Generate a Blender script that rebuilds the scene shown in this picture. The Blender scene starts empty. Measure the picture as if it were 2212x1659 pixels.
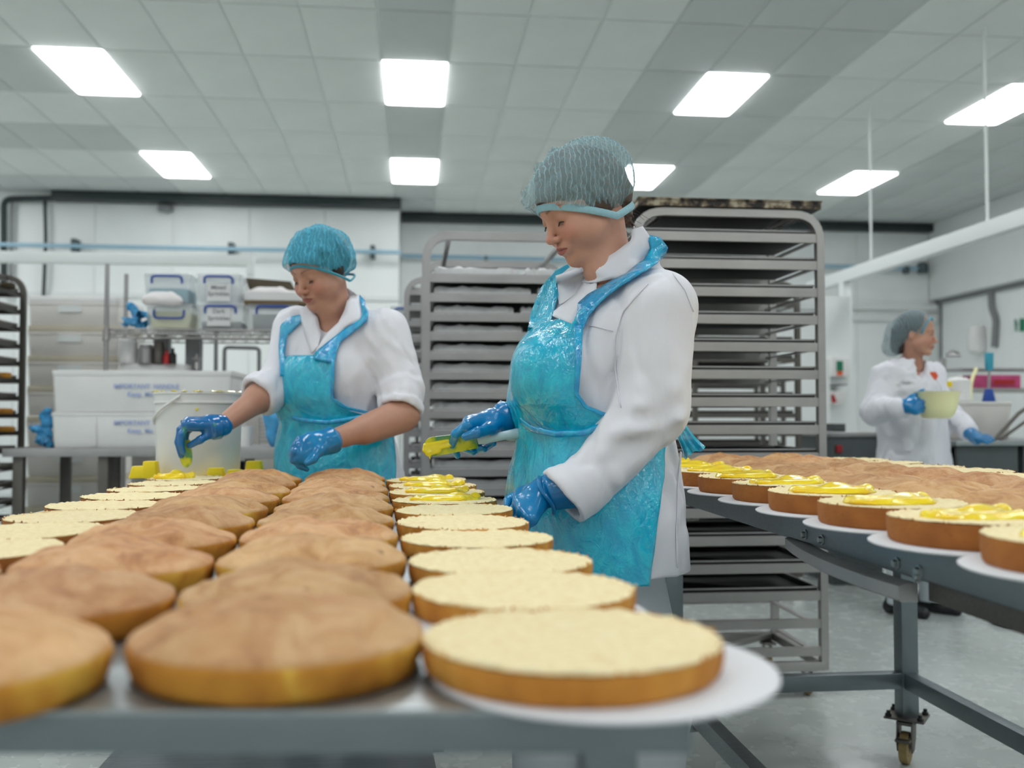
import bpy, bmesh, math, random
import numpy as np
from mathutils import Vector, Matrix
random.seed(7); RS = np.random.RandomState(11)
scene = bpy.context.scene
COL = scene.collection
# ------------------------------------------------------------------ camera
FPX = 2050.0
YAW = -math.atan(212 / FPX); PIT = math.atan(71.5 / FPX)
CAM = np.array([0, 0, 1.1])
FW = np.array([-math.sin(YAW) * math.cos(PIT), math.cos(YAW) * math.cos(PIT), math.sin(PIT)])
RT = np.array([math.cos(YAW), math.sin(YAW), 0.0]); UPV = np.cross(RT, FW)
FH = np.array([-math.sin(YAW), math.cos(YAW), 0.0]); ZV = np.array([0, 0, 1.0])
cam_data = bpy.data.cameras.new('camera'); cam = bpy.data.objects.new('camera', cam_data); COL.objects.link(cam)
cam.location = CAM; cam.rotation_euler = (math.pi / 2 + PIT, 0, YAW)
cam_data.sensor_width = 36; cam_data.lens = 36 * FPX / 2212; cam_data.clip_start = 0.02
cam_data.dof.use_dof = True; cam_data.dof.focus_distance = 2.08; cam_data.dof.aperture_fstop = 2.9
scene.camera = cam
# ------------------------------------------------------------------ world and exposure
w = bpy.data.worlds.new('world'); scene.world = w; w.use_nodes = True
w.node_tree.nodes['Background'].inputs[0].default_value = (0.75, 0.85, 0.9, 1)
w.node_tree.nodes['Background'].inputs[1].default_value = 0.25
scene.view_settings.view_transform = 'Standard'; scene.view_settings.look = 'None'
scene.view_settings.gamma = 1; scene.view_settings.use_curve_mapping = False
scene.view_settings.exposure = 0.0
PANEL_STRENGTH = 12.3
try:
    scene.cycles.use_denoising = True
    scene.cycles.max_bounces = 8; scene.cycles.diffuse_bounces = 4; scene.cycles.glossy_bounces = 4
    scene.cycles.transmission_bounces = 4; scene.cycles.transparent_max_bounces = 12
    scene.cycles.caustics_reflective = False; scene.cycles.caustics_refractive = False
    scene.cycles.sample_clamp_indirect = 6
except Exception: pass

def ray(x, y): return RT * (x - 1106) / FPX + UPV * (829.5 - y) / FPX + FW
def P(x, y, d): return CAM + ray(x, y) * d                 # a point at real distance d
def PY(x, y, Y): v = ray(x, y); return CAM + v * (Y / v[1])
def PX(x, y, X): v = ray(x, y); return CAM + v * (X / v[0])
def GZ(x, y, z): v = ray(x, y); return CAM + v * ((z - 1.1) / v[2])
def proj(p):
    q = np.asarray(p, float) - CAM; d = q @ FW
    return np.stack([1106 + FPX * (q @ RT) / d, 829.5 - FPX * (q @ UPV) / d, d], -1)
# ------------------------------------------------------------------ materials
def lin(c): return tuple(((v / 255) / 12.92 if v / 255 < .04045 else ((v / 255 + .055) / 1.055) ** 2.4) for v in c)
class NT:
    def __init__(s, name):
        s.m = bpy.data.materials.new(name); s.m.use_nodes = True; s.n = s.m.node_tree.nodes; s.l = s.m.node_tree.links
        s.b = s.n['Principled BSDF']; s.out = s.n['Material Output']
        s.tc = s.n.new('ShaderNodeTexCoord')
    def set(s, **k):
        for a, v in k.items(): s.b.inputs[a.replace('_', ' ')].default_value = v
        return s
    def mapping(s, scale=(1, 1, 1), src='Object'):
        mp = s.n.new('ShaderNodeMapping'); mp.inputs['Scale'].default_value = scale; s.l.new(s.tc.outputs[src], mp.inputs[0]); return mp.outputs[0]
    def noise(s, sc=5, det=3, vec=None, rough=.55, dist=0):
        n = s.n.new('ShaderNodeTexNoise'); n.inputs['Scale'].default_value = sc; n.inputs['Detail'].default_value = det
        n.inputs['Roughness'].default_value = rough; n.inputs['Distortion'].default_value = dist
        s.l.new(vec if vec is not None else s.tc.outputs['Object'], n.inputs['Vector']); return n.outputs['Fac']
    def wave(s, sc, dist=1, vec=None, d='X', det=2):
        n = s.n.new('ShaderNodeTexWave'); n.bands_direction = d; n.inputs['Scale'].default_value = sc; n.inputs['Distortion'].default_value = dist
        n.inputs['Detail'].default_value = det; n.inputs['Detail Scale'].default_value = 1.5
        s.l.new(vec if vec is not None else s.tc.outputs['Object'], n.inputs['Vector']); return n.outputs['Fac']
    def ramp(s, src, stops):
        r = s.n.new('ShaderNodeValToRGB'); e = r.color_ramp.elements
        while len(e) < len(stops): e.new(.5)
        for i, (p, c) in enumerate(stops): e[i].position = p; e[i].color = (*c[:3], 1) if len(c) >= 3 else (c[0],) * 3 + (1,)
        s.l.new(src, r.inputs[0]); return r.outputs[0]
    def val(s, src, stops): return s.ramp(src, [(p, (v, v, v)) for p, v in stops])
    def mix(s, fac, a, b):
        m = s.n.new('ShaderNodeMix'); m.data_type = 'RGBA'
        for sock, v in ((m.inputs[0], fac), (m.inputs[6], a), (m.inputs[7], b)):
            if isinstance(v, (int, float)): sock.default_value = v
            elif isinstance(v, tuple): sock.default_value = (*v[:3], 1)
            else: s.l.new(v, sock)
        return m.outputs[2]
    def math(s, op, a, b):
        m = s.n.new('ShaderNodeMath'); m.operation = op
        for i, v in enumerate((a, b)):
            if isinstance(v, (int, float)): m.inputs[i].default_value = v
            else: s.l.new(v, m.inputs[i])
        return m.outputs[0]
    def color(s, src): s.l.new(src, s.b.inputs['Base Color']); return s
    def link(s, src, name): s.l.new(src, s.b.inputs[name]); return s
    def bump(s, src, st=.3, dist=.002):
        b = s.n.new('ShaderNodeBump'); b.inputs['Strength'].default_value = st; b.inputs['Distance'].default_value = dist
        s.l.new(src, b.inputs['Height']); s.l.new(b.outputs[0], s.b.inputs['Normal']); return s
def simple(name, rgb, rough=.5, metal=0, var=0.0, nsc=8, bump=0, bsc=60, **k):
    t = NT(name); c = lin(rgb); t.set(Base_Color=(*c, 1), Roughness=rough, Metallic=metal, **k)
    if var: n = t.noise(nsc, 4); t.color(t.ramp(n, [(.3, tuple(v * (1 - var) for v in c)), (.7, tuple(min(1, v * (1 + var)) for v in c))]))
    if bump: t.bump(t.noise(bsc, 3), bump, .001)
    return t.m
M = {}
def vary(t, c, amt=.12):
    oi = t.n.new('ShaderNodeObjectInfo'); h = t.n.new('ShaderNodeHueSaturation'); t.l.new(c, h.inputs['Color'])
    m = t.n.new('ShaderNodeMapRange'); m.inputs[3].default_value = 1 - amt; m.inputs[4].default_value = 1 + amt * .6; t.l.new(oi.outputs['Random'], m.inputs[0]); t.l.new(m.outputs[0], h.inputs['Value'])
    m2 = t.n.new('ShaderNodeMapRange'); m2.inputs[3].default_value = .5 - amt * .03; m2.inputs[4].default_value = .5 + amt * .04; w2 = t.n.new('ShaderNodeMath'); w2.operation = 'FRACT'; w3 = t.n.new('ShaderNodeMath'); w3.operation = 'MULTIPLY'; w3.inputs[1].default_value = 7.3
    t.l.new(oi.outputs['Random'], w3.inputs[0]); t.l.new(w3.outputs[0], w2.inputs[0]); t.l.new(w2.outputs[0], m2.inputs[0]); t.l.new(m2.outputs[0], h.inputs['Hue']); return h.outputs[0]
M['wall'] = simple('wall_paint', (238, 241, 240), .45, var=.03, nsc=1.5)
M['wall2'] = simple('wall_paint_grey', (226, 229, 228), .5, var=.03, nsc=1.5)
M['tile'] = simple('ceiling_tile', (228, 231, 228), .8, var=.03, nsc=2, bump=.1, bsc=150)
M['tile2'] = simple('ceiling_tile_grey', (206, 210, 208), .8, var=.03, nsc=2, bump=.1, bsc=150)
M['tbar'] = simple('ceiling_bar', (228, 232, 230), .5)
t = NT('floor_epoxy'); n = t.noise(1.3, 5); n2 = t.noise(9, 6)
c = t.ramp(n, [(.3, lin((178, 186, 183))), (.7, lin((190, 197, 194)))])
t.color(t.mix(t.val(n2, [(.62, 0), (.8, .05)]), c, lin((205, 210, 207)))); t.link(t.val(n2, [(.3, .16), (.7, .34)]), 'Roughness'); t.bump(t.noise(30, 3), .05, .002); M['floor'] = t.m
def steel(name, rgb, r0, r1, stretch=(1, 30, 30), sc=8):
    t = NT(name); c = lin(rgb); n = t.noise(sc, 4, t.mapping(stretch)); m = t.noise(3, 4)
    t.set(Metallic=.85); t.color(t.ramp(m, [(.3, tuple(v * .85 for v in c)), (.7, tuple(min(1, v * 1.1) for v in c))]))
    t.link(t.val(n, [(.3, r0), (.7, r1)]), 'Roughness'); t.bump(n, .06, .0006); return t.m
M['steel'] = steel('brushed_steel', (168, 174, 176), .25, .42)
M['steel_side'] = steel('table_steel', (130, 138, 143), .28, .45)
M['rack'] = steel('rack_steel', (176, 173, 171), .4, .6)
M['rack2'] = steel('rack_steel_light', (172, 170, 170), .35, .55)
M['rackdark'] = steel('rack_steel_dark', (110, 106, 102), .45, .65)
M['pan'] = simple('black_baked_tray', (40, 38, 38), .55, .3, var=.35, nsc=12)
t = NT('worn_tray_edge'); n = t.noise(22, 5); t.color(t.ramp(n, [(.42, lin((38, 34, 32))), (.52, lin((110, 96, 78))), (.62, lin((170, 160, 140)))])); t.set(Roughness=.6, Metallic=.3); M['rust'] = t.m
t = NT('crinkled_foil'); n = t.noise(28, 4, dist=1.0); t.set(Metallic=.25, Roughness=.22, Base_Color=(*lin((236, 237, 238)), 1)); t.bump(n, .8, .006); M['foil'] = t.m
M['white_plastic'] = simple('white_plastic', (232, 231, 230), .4, var=.04, nsc=5)
M['bin_plastic'] = simple('cream_white_plastic', (232, 227, 222), .45, var=.05, nsc=3)
M['bin_lid'] = simple('bin_lid_band', (200, 192, 172), .5, var=.05, nsc=3)
M['board'] = simple('white_cake_board', (222, 222, 226), .55)
M['black'] = simple('black_plastic', (22, 24, 26), .5)
M['conduit'] = simple('dark_conduit', (38, 48, 50), .5)
M['bluepipe'] = simple('pale_blue_pipe', (150, 185, 205), .4)
M['bracket'] = simple('pipe_bracket', (70, 84, 88), .5)
M['trim'] = simple('white_trim', (232, 236, 235), .4)
M['grey'] = simple('mid_grey', (128, 130, 132), .5, var=.05)
M['darkgrey'] = simple('dark_grey_unit', (86, 92, 94), .45, .3, var=.08)
M['blue'] = simple('royal_blue_plastic', (30, 72, 160), .4)
M['bluebag'] = simple('blue_film', (70, 160, 215), .25, var=.25, nsc=20, bump=.5, bsc=30)
M['yellow'] = simple('yellow_plastic', (255, 222, 0), .4, var=.04)
M['pale_yellow'] = simple('pale_yellow_plastic', (255, 248, 192), .4, var=.05)
M['pink'] = simple('magenta_box', (190, 70, 120), .5, var=.3, nsc=9)
M['red'] = simple('red_plastic', (170, 30, 35), .45)
M['teal'] = simple('teal_plastic', (60, 160, 185), .4)
M['green'] = simple('sign_green', (20, 120, 90), .5)
M['orange'] = simple('orange_emblem', (225, 90, 50), .6)
M['card'] = simple('brown_cardboard', (120, 100, 74), .85, var=.1)
M['carddark'] = simple('dark_card_inside', (62, 52, 36), .9)
M['paper'] = simple('white_paper', (226, 226, 226), .8)
M['ink'] = simple('grey_ink', (140, 140, 145), .8)
M['blueink'] = simple('blue_ink', (176, 190, 232), .7)
M['clear'] = simple('clear_box_plastic', (226, 231, 233), .15, Alpha=.42)
M['rubber'] = simple('rubber', (34, 32, 30), .6)
M['wheel'] = simple('worn_cream_wheel', (150, 128, 84), .6, var=.4, nsc=30)
M['bolt'] = simple('bolt_steel', (170, 175, 176), .3, .9)
M['towel'] = simple('white_cloth', (226, 222, 222), .9, bump=.5, bsc=25)
# people
t = NT('white_coat_cloth'); t.set(Base_Color=(*lin((228, 228, 236)), 1), Roughness=.8, Sheen_Weight=.15)
n = t.noise(9, 3, t.mapping((1, 1, .45)), dist=.6); t.bump(n, .5, .016); M['coat'] = t.m
t = NT('trouser_cloth'); t.set(Base_Color=(*lin((205, 212, 218)), 1), Roughness=.85); t.bump(t.noise(7, 3, t.mapping((1, 1, .3))), .4, .02); M['trouser'] = t.m
def skin(name, tint=(1, 1, 1)):
    t = NT(name); a = t.n.new('ShaderNodeAttribute'); a.attribute_name = 'Col'
    n = t.noise(60, 4); m = t.mix(t.val(n, [(.3, 0), (.7, .10)]), a.outputs['Color'], lin((150, 80, 62)))
    t.color(m); t.set(Roughness=.5, Subsurface_Weight=.12, Subsurface_Scale=.01); t.b.inputs['Subsurface Radius'].default_value = (1, .35, .2)
    t.bump(t.noise(260, 2), .12, .001); return t.m
M['skin'] = skin('skin')
t = NT('blue_nitrile'); n = t.noise(26, 4, dist=.8); t.color(t.ramp(t.noise(9, 3), [(.3, lin((0, 98, 162))), (.7, lin((8, 142, 204)))])); t.set(Roughness=.22, Coat_Weight=.3); t.bump(n, .45, .004); M['glove'] = t.m
t = NT('curd_smeared_glove'); t.color(t.ramp(t.noise(30, 4), [(.62, lin((0, 104, 172))), (.7, lin((40, 140, 110))), (.8, lin((170, 190, 40)))])); t.set(Roughness=.18, Coat_Weight=.4); t.bump(t.noise(26, 4, dist=.8), .45, .004); M['gloveY'] = t.m
def film(name, c0, c1, alpha):
    t = NT(name); v = t.mapping((1, 1, .55)); n = t.noise(7, 2, v, .5, 1.6); n2 = t.noise(20, 3, t.mapping((1.0, 1.0, .6)), .5, 2.2)
    t.color(t.ramp(n2, [(.35, c0), (.75, c1)])); t.set(Roughness=.16, Coat_Weight=.6, Coat_Roughness=.12, Specular_IOR_Level=.7)
    t.link(t.val(n, [(.3, alpha[0]), (.7, alpha[1])]), 'Alpha')
    r = t.n.new('ShaderNodeBump'); r.inputs['Strength'].default_value = .8; r.inputs['Distance'].default_value = .012
    n4 = t.noise(52, 2, t.mapping((1.0, 1.0, .8)), .5, 2.5); s = t.math('ADD', t.math('ADD', t.math('MULTIPLY', n, .6), t.math('MULTIPLY', n2, .4)), t.math('MULTIPLY', n4, .18)); t.l.new(s, r.inputs['Height']); t.l.new(r.outputs[0], t.b.inputs['Normal']); t.l.new(r.outputs[0], t.b.inputs['Coat Normal'])
    return t.m
M['apron'] = film('blue_polythene', lin((0, 182, 226)), lin((20, 218, 244)), (.74, .95))
M['apron2'] = film('blue_polythene_folded', lin((0, 152, 220)), lin((0, 200, 240)), (.8, .95))
M['hair'] = simple('dark_brown_hair', (48, 36, 32), .55, var=.4, nsc=40, bump=.4, bsc=90)
M['hairmid'] = simple('ash_brown_hair', (84, 66, 56), .55, var=.4, nsc=40, bump=.4, bsc=90)
def net(name, c, alo, ahi, wsc, dist, d='X', th=(.72, .95)):
    t = NT(name); v = t.mapping((1, 1, 1), 'Object'); wv = t.wave(wsc, dist, v, d); n = t.noise(90, 4); n3 = t.noise(14, 3)
    f = t.math('MAXIMUM', t.val(wv, [(th[0], 0), (th[1], 1)]), t.val(n, [(.5, 0), (.8, .45)]))
    f = t.math('MAXIMUM', f, t.val(n3, [(.55, 0), (.75, .5)]))
    t.set(Base_Color=(*lin(c), 1), Roughness=.8)
    a = t.math('ADD', alo, t.math('MULTIPLY', f, ahi - alo)); t.link(a, 'Alpha'); t.bump(wv, .5, .003); return t.m
M['net'] = net('hairnet_pleated', (166, 200, 208), .36, .66, 30, 5, th=(.86, .985))
M['net2'] = net('hairnet_blue', (84, 190, 222), .5, .82, 24, 9, th=(.8, .97))
M['net3'] = net('hairnet_pale', (150, 172, 180), .3, .7, 30, 3)
M['netband'] = simple('hairnet_band', (150, 192, 204), .85, bump=.6, bsc=120)
M['eye_white'] = simple('eye_white', (200, 192, 188), .2)
M['iris'] = simple('iris', (40, 32, 28), .15)
M['lash'] = simple('lash', (26, 18, 16), .7)
M['handle'] = simple('translucent_handle', (200, 225, 235), .25, Alpha=.85)
t = NT('curd_coated_blade'); t.set(Roughness=.15, Coat_Weight=.5); t.color(t.ramp(t.noise(14, 3, dist=.6), [(.42, lin((20, 120, 120))), (.5, lin((90, 150, 40))), (.6, lin((205, 205, 10)))])); M['bladeY'] = t.m
M['blade_teal'] = simple('teal_spatula', (10, 110, 140), .25)
M['drip'] = simple('lemon_curd', (238, 216, 10), .12, var=.1, nsc=20, Coat_Weight=.6)
# cakes
t = NT('cake_crumb'); n = t.noise(120, 5, rough=.7); n2 = t.noise(14, 3)
c = t.ramp(n, [(.3, lin((232, 208, 152))), (.6, lin((247, 232, 188)))]); t.color(vary(t, t.mix(t.val(n2, [(.66, 0), (.78, .55)]), c, lin((206, 160, 84))), .06)); t.set(Roughness=.9); t.bump(n, .45, .0015); M['crumb'] = t.m
t = NT('cake_side_crust'); n = t.noise(60, 5, rough=.7); n2 = t.noise(16, 3, t.mapping((1, 1, .25)))
c = t.ramp(n2, [(.3, lin((176, 108, 34))), (.5, lin((208, 140, 54))), (.7, lin((226, 168, 76)))]); t.color(t.mix(t.val(n, [(.62, 0), (.8, .7)]), c, lin((112, 58, 18)))); t.set(Roughness=.85); t.bump(n, .7, .003); M['crust'] = t.m
t = NT('cake_side_crust_dark'); n = t.noise(70, 5, rough=.7); n2 = t.noise(10, 3)
c = t.ramp(n2, [(.3, lin((140, 78, 30))), (.7, lin((184, 116, 52)))]); t.color(t.mix(t.val(n, [(.62, 0), (.8, .7)]), c, lin((92, 44, 18)))); t.set(Roughness=.85); t.bump(n, .7, .003); M['crustd'] = t.m
t = NT('cake_dome_crust'); n = t.noise(16, 8, dist=.9, rough=.68); n2 = t.noise(170, 5, rough=.7); n3 = t.noise(11, 4, dist=1.8)
c = t.ramp(n, [(.3, lin((164, 108, 62))), (.46, lin((204, 150, 98))), (.66, lin((226, 182, 132)))])
c = t.mix(t.val(n3, [(.62, 0), (.72, .7)]), c, lin((218, 150, 62))); c = t.mix(t.val(n2, [(.62, 0), (.74, .6)]), c, lin((130, 76, 40))); n5 = t.noise(38, 3, dist=.5); c = t.mix(t.val(n5, [(.68, 0), (.74, .6)]), c, lin((120, 66, 34)))
t.color(vary(t, c, .13)); t.set(Roughness=.6); t.bump(t.math('ADD', n, t.math('MULTIPLY', n2, .22)), .8, .010); M['dome'] = t.m
t = NT('cake_dome_side'); n = t.noise(16, 4, t.mapping((1, 1, .5)), dist=.6); n2 = t.noise(70, 4)
c = t.ramp(n, [(.3, lin((170, 104, 30))), (.52, lin((206, 142, 46))), (.7, lin((230, 184, 74)))]); t.color(t.mix(t.val(n2, [(.64, 0), (.8, .6)]), c, lin((110, 58, 22)))); t.set(Roughness=.8); t.bump(n2, .6, .003); M['domeside'] = t.m
t = NT('lemon_curd_swirl'); n = t.noise(20, 4, dist=1.0); t.color(t.ramp(n, [(.3, lin((248, 205, 0))), (.7, lin((255, 230, 30)))])); t.set(Roughness=.24, Coat_Weight=.35, Subsurface_Weight=.3, Subsurface_Scale=.01); t.bump(n, .2, .003); M['curd'] = t.m
# ------------------------------------------------------------------ mesh helpers
class G:
    """collects shapes, then links them as ONE mesh object"""
    def __init__(s): s.v = []; s.f = []; s.mi = []; s.n = 0
    def add(s, V, F, m=0):
        V = np.asarray(V, float).reshape(-1, 3); s.v.append(V)
        for f in F: s.f.append(tuple(int(i) + s.n for i in f)); s.mi.append(m)
        s.n += len(V); return s
    def box(s, lo, hi, m=0, R=None, o=None):
        x0, y0, z0 = lo; x1, y1, z1 = hi
        V = np.array([(x0, y0, z0), (x1, y0, z0), (x1, y1, z0), (x0, y1, z0), (x0, y0, z1), (x1, y0, z1), (x1, y1, z1), (x0, y1, z1)], float)
        if R is not None: V = V @ np.asarray(R).T
        if o is not None: V = V + np.asarray(o)
        return s.add(V, [(0, 3, 2, 1), (4, 5, 6, 7), (0, 1, 5, 4), (1, 2, 6, 5), (2, 3, 7, 6), (3, 0, 4, 7)], m)
    def taper(s, c, w0, d0, w1, d1, z0, z1, m=0, r=0.0, seg=3):
        """tapered box with rounded vertical corners"""
        def ring(w, d, z, rr):
            o = []
            for k, (sx, sy) in enumerate(((1, 1), (-1, 1), (-1, -1), (1, -1))):
                for j in range(seg + 1):
                    a = math.pi / 2 * (k + j / seg); o.append((c[0] + sx * (w / 2 - rr) + rr * math.cos(a), c[1] + sy * (d / 2 - rr) + rr * math.sin(a), z))
            return o
        a = ring(w0, d0, z0, max(r, .0005)); b = ring(w1, d1, z1, max(r, .0005)); k = len(a)
        F = [(i, (i + 1) % k, (i + 1) % k + k, i + k) for i in range(k)] + [tuple(range(k - 1, -1, -1)), tuple(range(k, 2 * k))]
        return s.add(a + b, F, m)
    def sweep(s, path, prof, m=0, closed=False, caps=True, up=(0, 0, 1)):
        path = [np.asarray(p, float) for p in path]; n = len(path); k = len(prof); V = []; up = np.asarray(up, float)
        prev = None
        for i, p in enumerate(path):
            a = path[(i - 1) % n] if (closed or i > 0) else p; b = path[(i + 1) % n] if (closed or i < n - 1) else p
            d = b - a; d = d / (np.linalg.norm(d) + 1e-12)
            if prev is None:
                u = up - d * (up @ d)
                if np.linalg.norm(u) < .05: u = np.array([0, 1.0, 0]) - d * d[1]
                if np.linalg.norm(u) < .05: u = np.array([1.0, 0, 0]) - d * d[0]
            else: u = prev - d * (prev @ d)
            u = u / np.linalg.norm(u); prev = u; r = np.cross(d, u)
            sc = 1.0
            if 0 < i < n - 1 or closed:
                d1 = p - a; d2 = b - p; c = (d1 @ d2) / (np.linalg.norm(d1) * np.linalg.norm(d2) + 1e-12); sc = 1 / max(.6, math.sqrt(max(0, (1 + c) / 2)))
            for q in prof: V.append(p + r * q[0] * sc + u * q[1])
        F = []
        for i in range(n if closed else n - 1):
            j = (i + 1) % n
            for q in range(k): F.append((i * k + q, i * k + (q + 1) % k, j * k + (q + 1) % k, j * k + q))
        if caps and not closed: F += [tuple(range(k - 1, -1, -1)), tuple((n - 1) * k + q for q in range(k))]
        return s.add(V, F, m)
    def tube(s, path, r, seg=10, m=0, **k): return s.sweep(path, [(r * math.cos(2 * math.pi * i / seg), r * math.sin(2 * math.pi * i / seg)) for i in range(seg)], m, **k)
    def bar(s, path, w, h, m=0, **k): return s.sweep(path, [(-w / 2, -h / 2), (w / 2, -h / 2), (w / 2, h / 2), (-w / 2, h / 2)], m, **k)
    def lathe(s, c, prof, seg=32, m=0, axis=None, caps=True, rf=None):
        """prof: (r, z) pairs; axis: 3x3 with third column the axis"""
        V = []; k = seg
        for (r, z) in prof:
            for i in range(k):
                a = 2 * math.pi * i / k; rr = r * (rf(a, z) if rf else 1); V.append((rr * math.cos(a), rr * math.sin(a), z))
        V = np.array(V)
        if axis is not None: V = V @ np.asarray(axis).T
        V = V + np.asarray(c); F = []
        for j in range(len(prof) - 1):
            for i in range(k): F.append((j * k + i, j * k + (i + 1) % k, (j + 1) * k + (i + 1) % k, (j + 1) * k + i))
        if caps: F += [tuple(range(k - 1, -1, -1)), tuple((len(prof) - 1) * k + q for q in range(k))]
        return s.add(V, F, m)
    def build(s, name, mats, parent=None, world=True, smooth=True, angle=35, bevel=0, flip=False):
        V = np.concatenate(s.v) if s.v else np.zeros((0, 3))
        if parent is not None and world: V = V - np.array(parent.location)
        me = bpy.data.meshes.new(name); me.from_pydata(V.tolist(), [], s.f)
        if not isinstance(mats, (list, tuple)): mats = [mats]
        for x in mats: me.materials.append(M[x] if isinstance(x, str) else x)
        if len(mats) > 1: me.polygons.foreach_set('material_index', s.mi)
        if bevel:
            bm = bmesh.new(); bm.from_mesh(me); bmesh.ops.remove_doubles(bm, verts=bm.verts, dist=1e-5)
            ed = [e for e in bm.edges if len(e.link_faces) == 2 and e.calc_face_angle(0) > .6]
            bmesh.ops.bevel(bm, geom=ed, offset=bevel, segments=2, affect='EDGES', profile=.6, clamp_overlap=True); bm.to_mesh(me); bm.free()
        me.update(); me.validate()
        if smooth:
            me.polygons.foreach_set('use_smooth', [True] * len(me.polygons)); me.set_sharp_from_angle(angle=math.radians(angle))
        o = bpy.data.objects.new(name, me); COL.objects.link(o)
        if parent is not None: o.parent = parent
        return o
def arr(me_co, faces, name, mats, parent=None, smooth=True, cols=None, world=True, tex=None):
    V = np.asarray(me_co, float)
    if parent is not None and world: V = V - np.array(parent.location)
    me = bpy.data.meshes.new(name); faces = np.asarray(faces); nf, k = faces.shape
    me.vertices.add(len(V)); me.vertices.foreach_set('co', V.ravel().astype(np.float32))
    me.loops.add(nf * k); me.loops.foreach_set('vertex_index', faces.ravel().astype(np.int32))
    me.polygons.add(nf); me.polygons.foreach_set('loop_start', (np.arange(nf) * k).astype(np.int32))
    try: me.polygons.foreach_set('loop_total', np.full(nf, k, np.int32))
    except Exception: pass
    me.update(calc_edges=True); me.validate()
    if smooth: me.polygons.foreach_set('use_smooth', [True] * len(me.polygons))
    for x in (mats if isinstance(mats, (list, tuple)) else [mats]): me.materials.append(M[x])
    if cols is not None:
        ca = me.color_attributes.new('Col', 'FLOAT_COLOR', 'POINT'); c4 = np.ones((len(V), 4), np.float32); c4[:, :3] = cols; ca.data.foreach_set('color', c4.ravel())
    o = bpy.data.objects.new(name, me); COL.objects.link(o)
    if parent is not None: o.parent = parent
    return o
def tag(o, label, cat, group=None, kind=None):
    if label: o['label'] = label
    if cat: o['category'] = cat
    if group: o['group'] = group
    if kind: o['kind'] = kind
    return o
def T(name, label, cat, loc=(0, 0, 0), group=None, rz=0):
    o = bpy.data.objects.new(name, None); COL.objects.link(o); o.location = Vector(loc); o.rotation_euler = (0, 0, rz)
    o.empty_display_size = .1; return tag(o, label, cat, group)
def S(o, label=None):
    o['kind'] = 'structure'
    if label: o['label'] = label
    return o
def dup(root, loc, rz=None, label=None, group=None):
    r = root.copy(); COL.objects.link(r); r.location = Vector(loc)
    if rz is not None: r.rotation_euler = (0, 0, rz)
    if label: r['label'] = label
    if group: r['group'] = group
    for ch in list(root.children):
        c = ch.copy(); COL.objects.link(c); c.parent = r
        for g in list(ch.children): d = g.copy(); COL.objects.link(d); d.parent = c
    return r
def arcpath(pts, r, seg=6):
    """rounds the inner corners of a polyline"""
    pts = [np.asarray(p, float) for p in pts]; out = [pts[0]]
    for i in range(1, len(pts) - 1):
        a, b, c = pts[i - 1], pts[i], pts[i + 1]; u = (a - b) / np.linalg.norm(a - b); v = (c - b) / np.linalg.norm(c - b)
        p0 = b + u * r; p1 = b + v * r
        for j in range(seg + 1):
            t = j / seg; out.append((1 - t) ** 2 * p0 + 2 * t * (1 - t) * b + t * t * p1)
    out.append(pts[-1]); return out
# ------------------------------------------------------------------ implicit surfaces
NTAB = RS.rand(32, 32, 32).astype(np.float32)
def vnoise(X, Y, Z):
    def f(a): i = np.floor(a).astype(np.int64); t = a - i; return i, t * t * (3 - 2 * t)
    X, Y, Z = np.broadcast_arrays(X, Y, Z); i, u = f(X); j, v = f(Y); k, w_ = f(Z)
    r = 0
    for a in (0, 1):
        for b in (0, 1):
            for c in (0, 1):
                r = r + NTAB[(i + a) & 31, (j + b) & 31, (k + c) & 31] * (u if a else 1 - u) * (v if b else 1 - v) * (w_ if c else 1 - w_)
    return r - .5
def f_cone(a, b, ra, rb):
    a = np.asarray(a, float); b = np.asarray(b, float); ba = b - a; L = max(ba @ ba, 1e-9)
    def fn(X, Y, Z):
        x = X - a[0]; y = Y - a[1]; z = Z - a[2]; t = np.clip((x * ba[0] + y * ba[1] + z * ba[2]) / L, 0, 1)
        return np.sqrt((x - t * ba[0]) ** 2 + (y - t * ba[1]) ** 2 + (z - t * ba[2]) ** 2) - (ra + t * (rb - ra))
    m = max(ra, rb); return fn, np.minimum(a, b) - m, np.maximum(a, b) + m
def f_sph(c, r): return f_cone(c, np.asarray(c, float) + 1e-4, r, r)
def f_ell(c, r, R=None):
    c = np.asarray(c, float); r = np.asarray(r, float); R = np.eye(3) if R is None else np.asarray(R, float)
    def fn(X, Y, Z):
        x = X - c[0]; y = Y - c[1]; z = Z - c[2]
        q = [(x * R[0, i] + y * R[1, i] + z * R[2, i]) for i in range(3)]
        k0 = np.sqrt((q[0] / r[0]) ** 2 + (q[1] / r[1]) ** 2 + (q[2] / r[2]) ** 2); k1 = np.sqrt((q[0] / r[0] ** 2) ** 2 + (q[1] / r[1] ** 2) ** 2 + (q[2] / r[2] ** 2) ** 2)
        return k0 * (k0 - 1) / np.maximum(k1, 1e-6)
    e = np.sqrt(((R * r) ** 2).sum(1)); return fn, c - e, c + e
def f_cyl(a, b, ra, rb, rnd=.003):
    a = np.asarray(a, float); b = np.asarray(b, float); ba = b - a; L = np.linalg.norm(ba); u = ba / L
    def fn(X, Y, Z):
        x = X - a[0]; y = Y - a[1]; z = Z - a[2]; t = x * u[0] + y * u[1] + z * u[2]
        rr = np.sqrt(np.maximum(x * x + y * y + z * z - t * t, 0)); q = np.clip(t / L, 0, 1)
        dr = rr - (ra + q * (rb - ra)) + rnd; dz = np.abs(t - L / 2) - L / 2 + rnd
        return np.sqrt(np.maximum(dr, 0) ** 2 + np.maximum(dz, 0) ** 2) + np.minimum(np.maximum(dr, dz), 0) - rnd
    m = max(ra, rb); return fn, np.minimum(a, b) - m, np.maximum(a, b) + m
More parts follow.
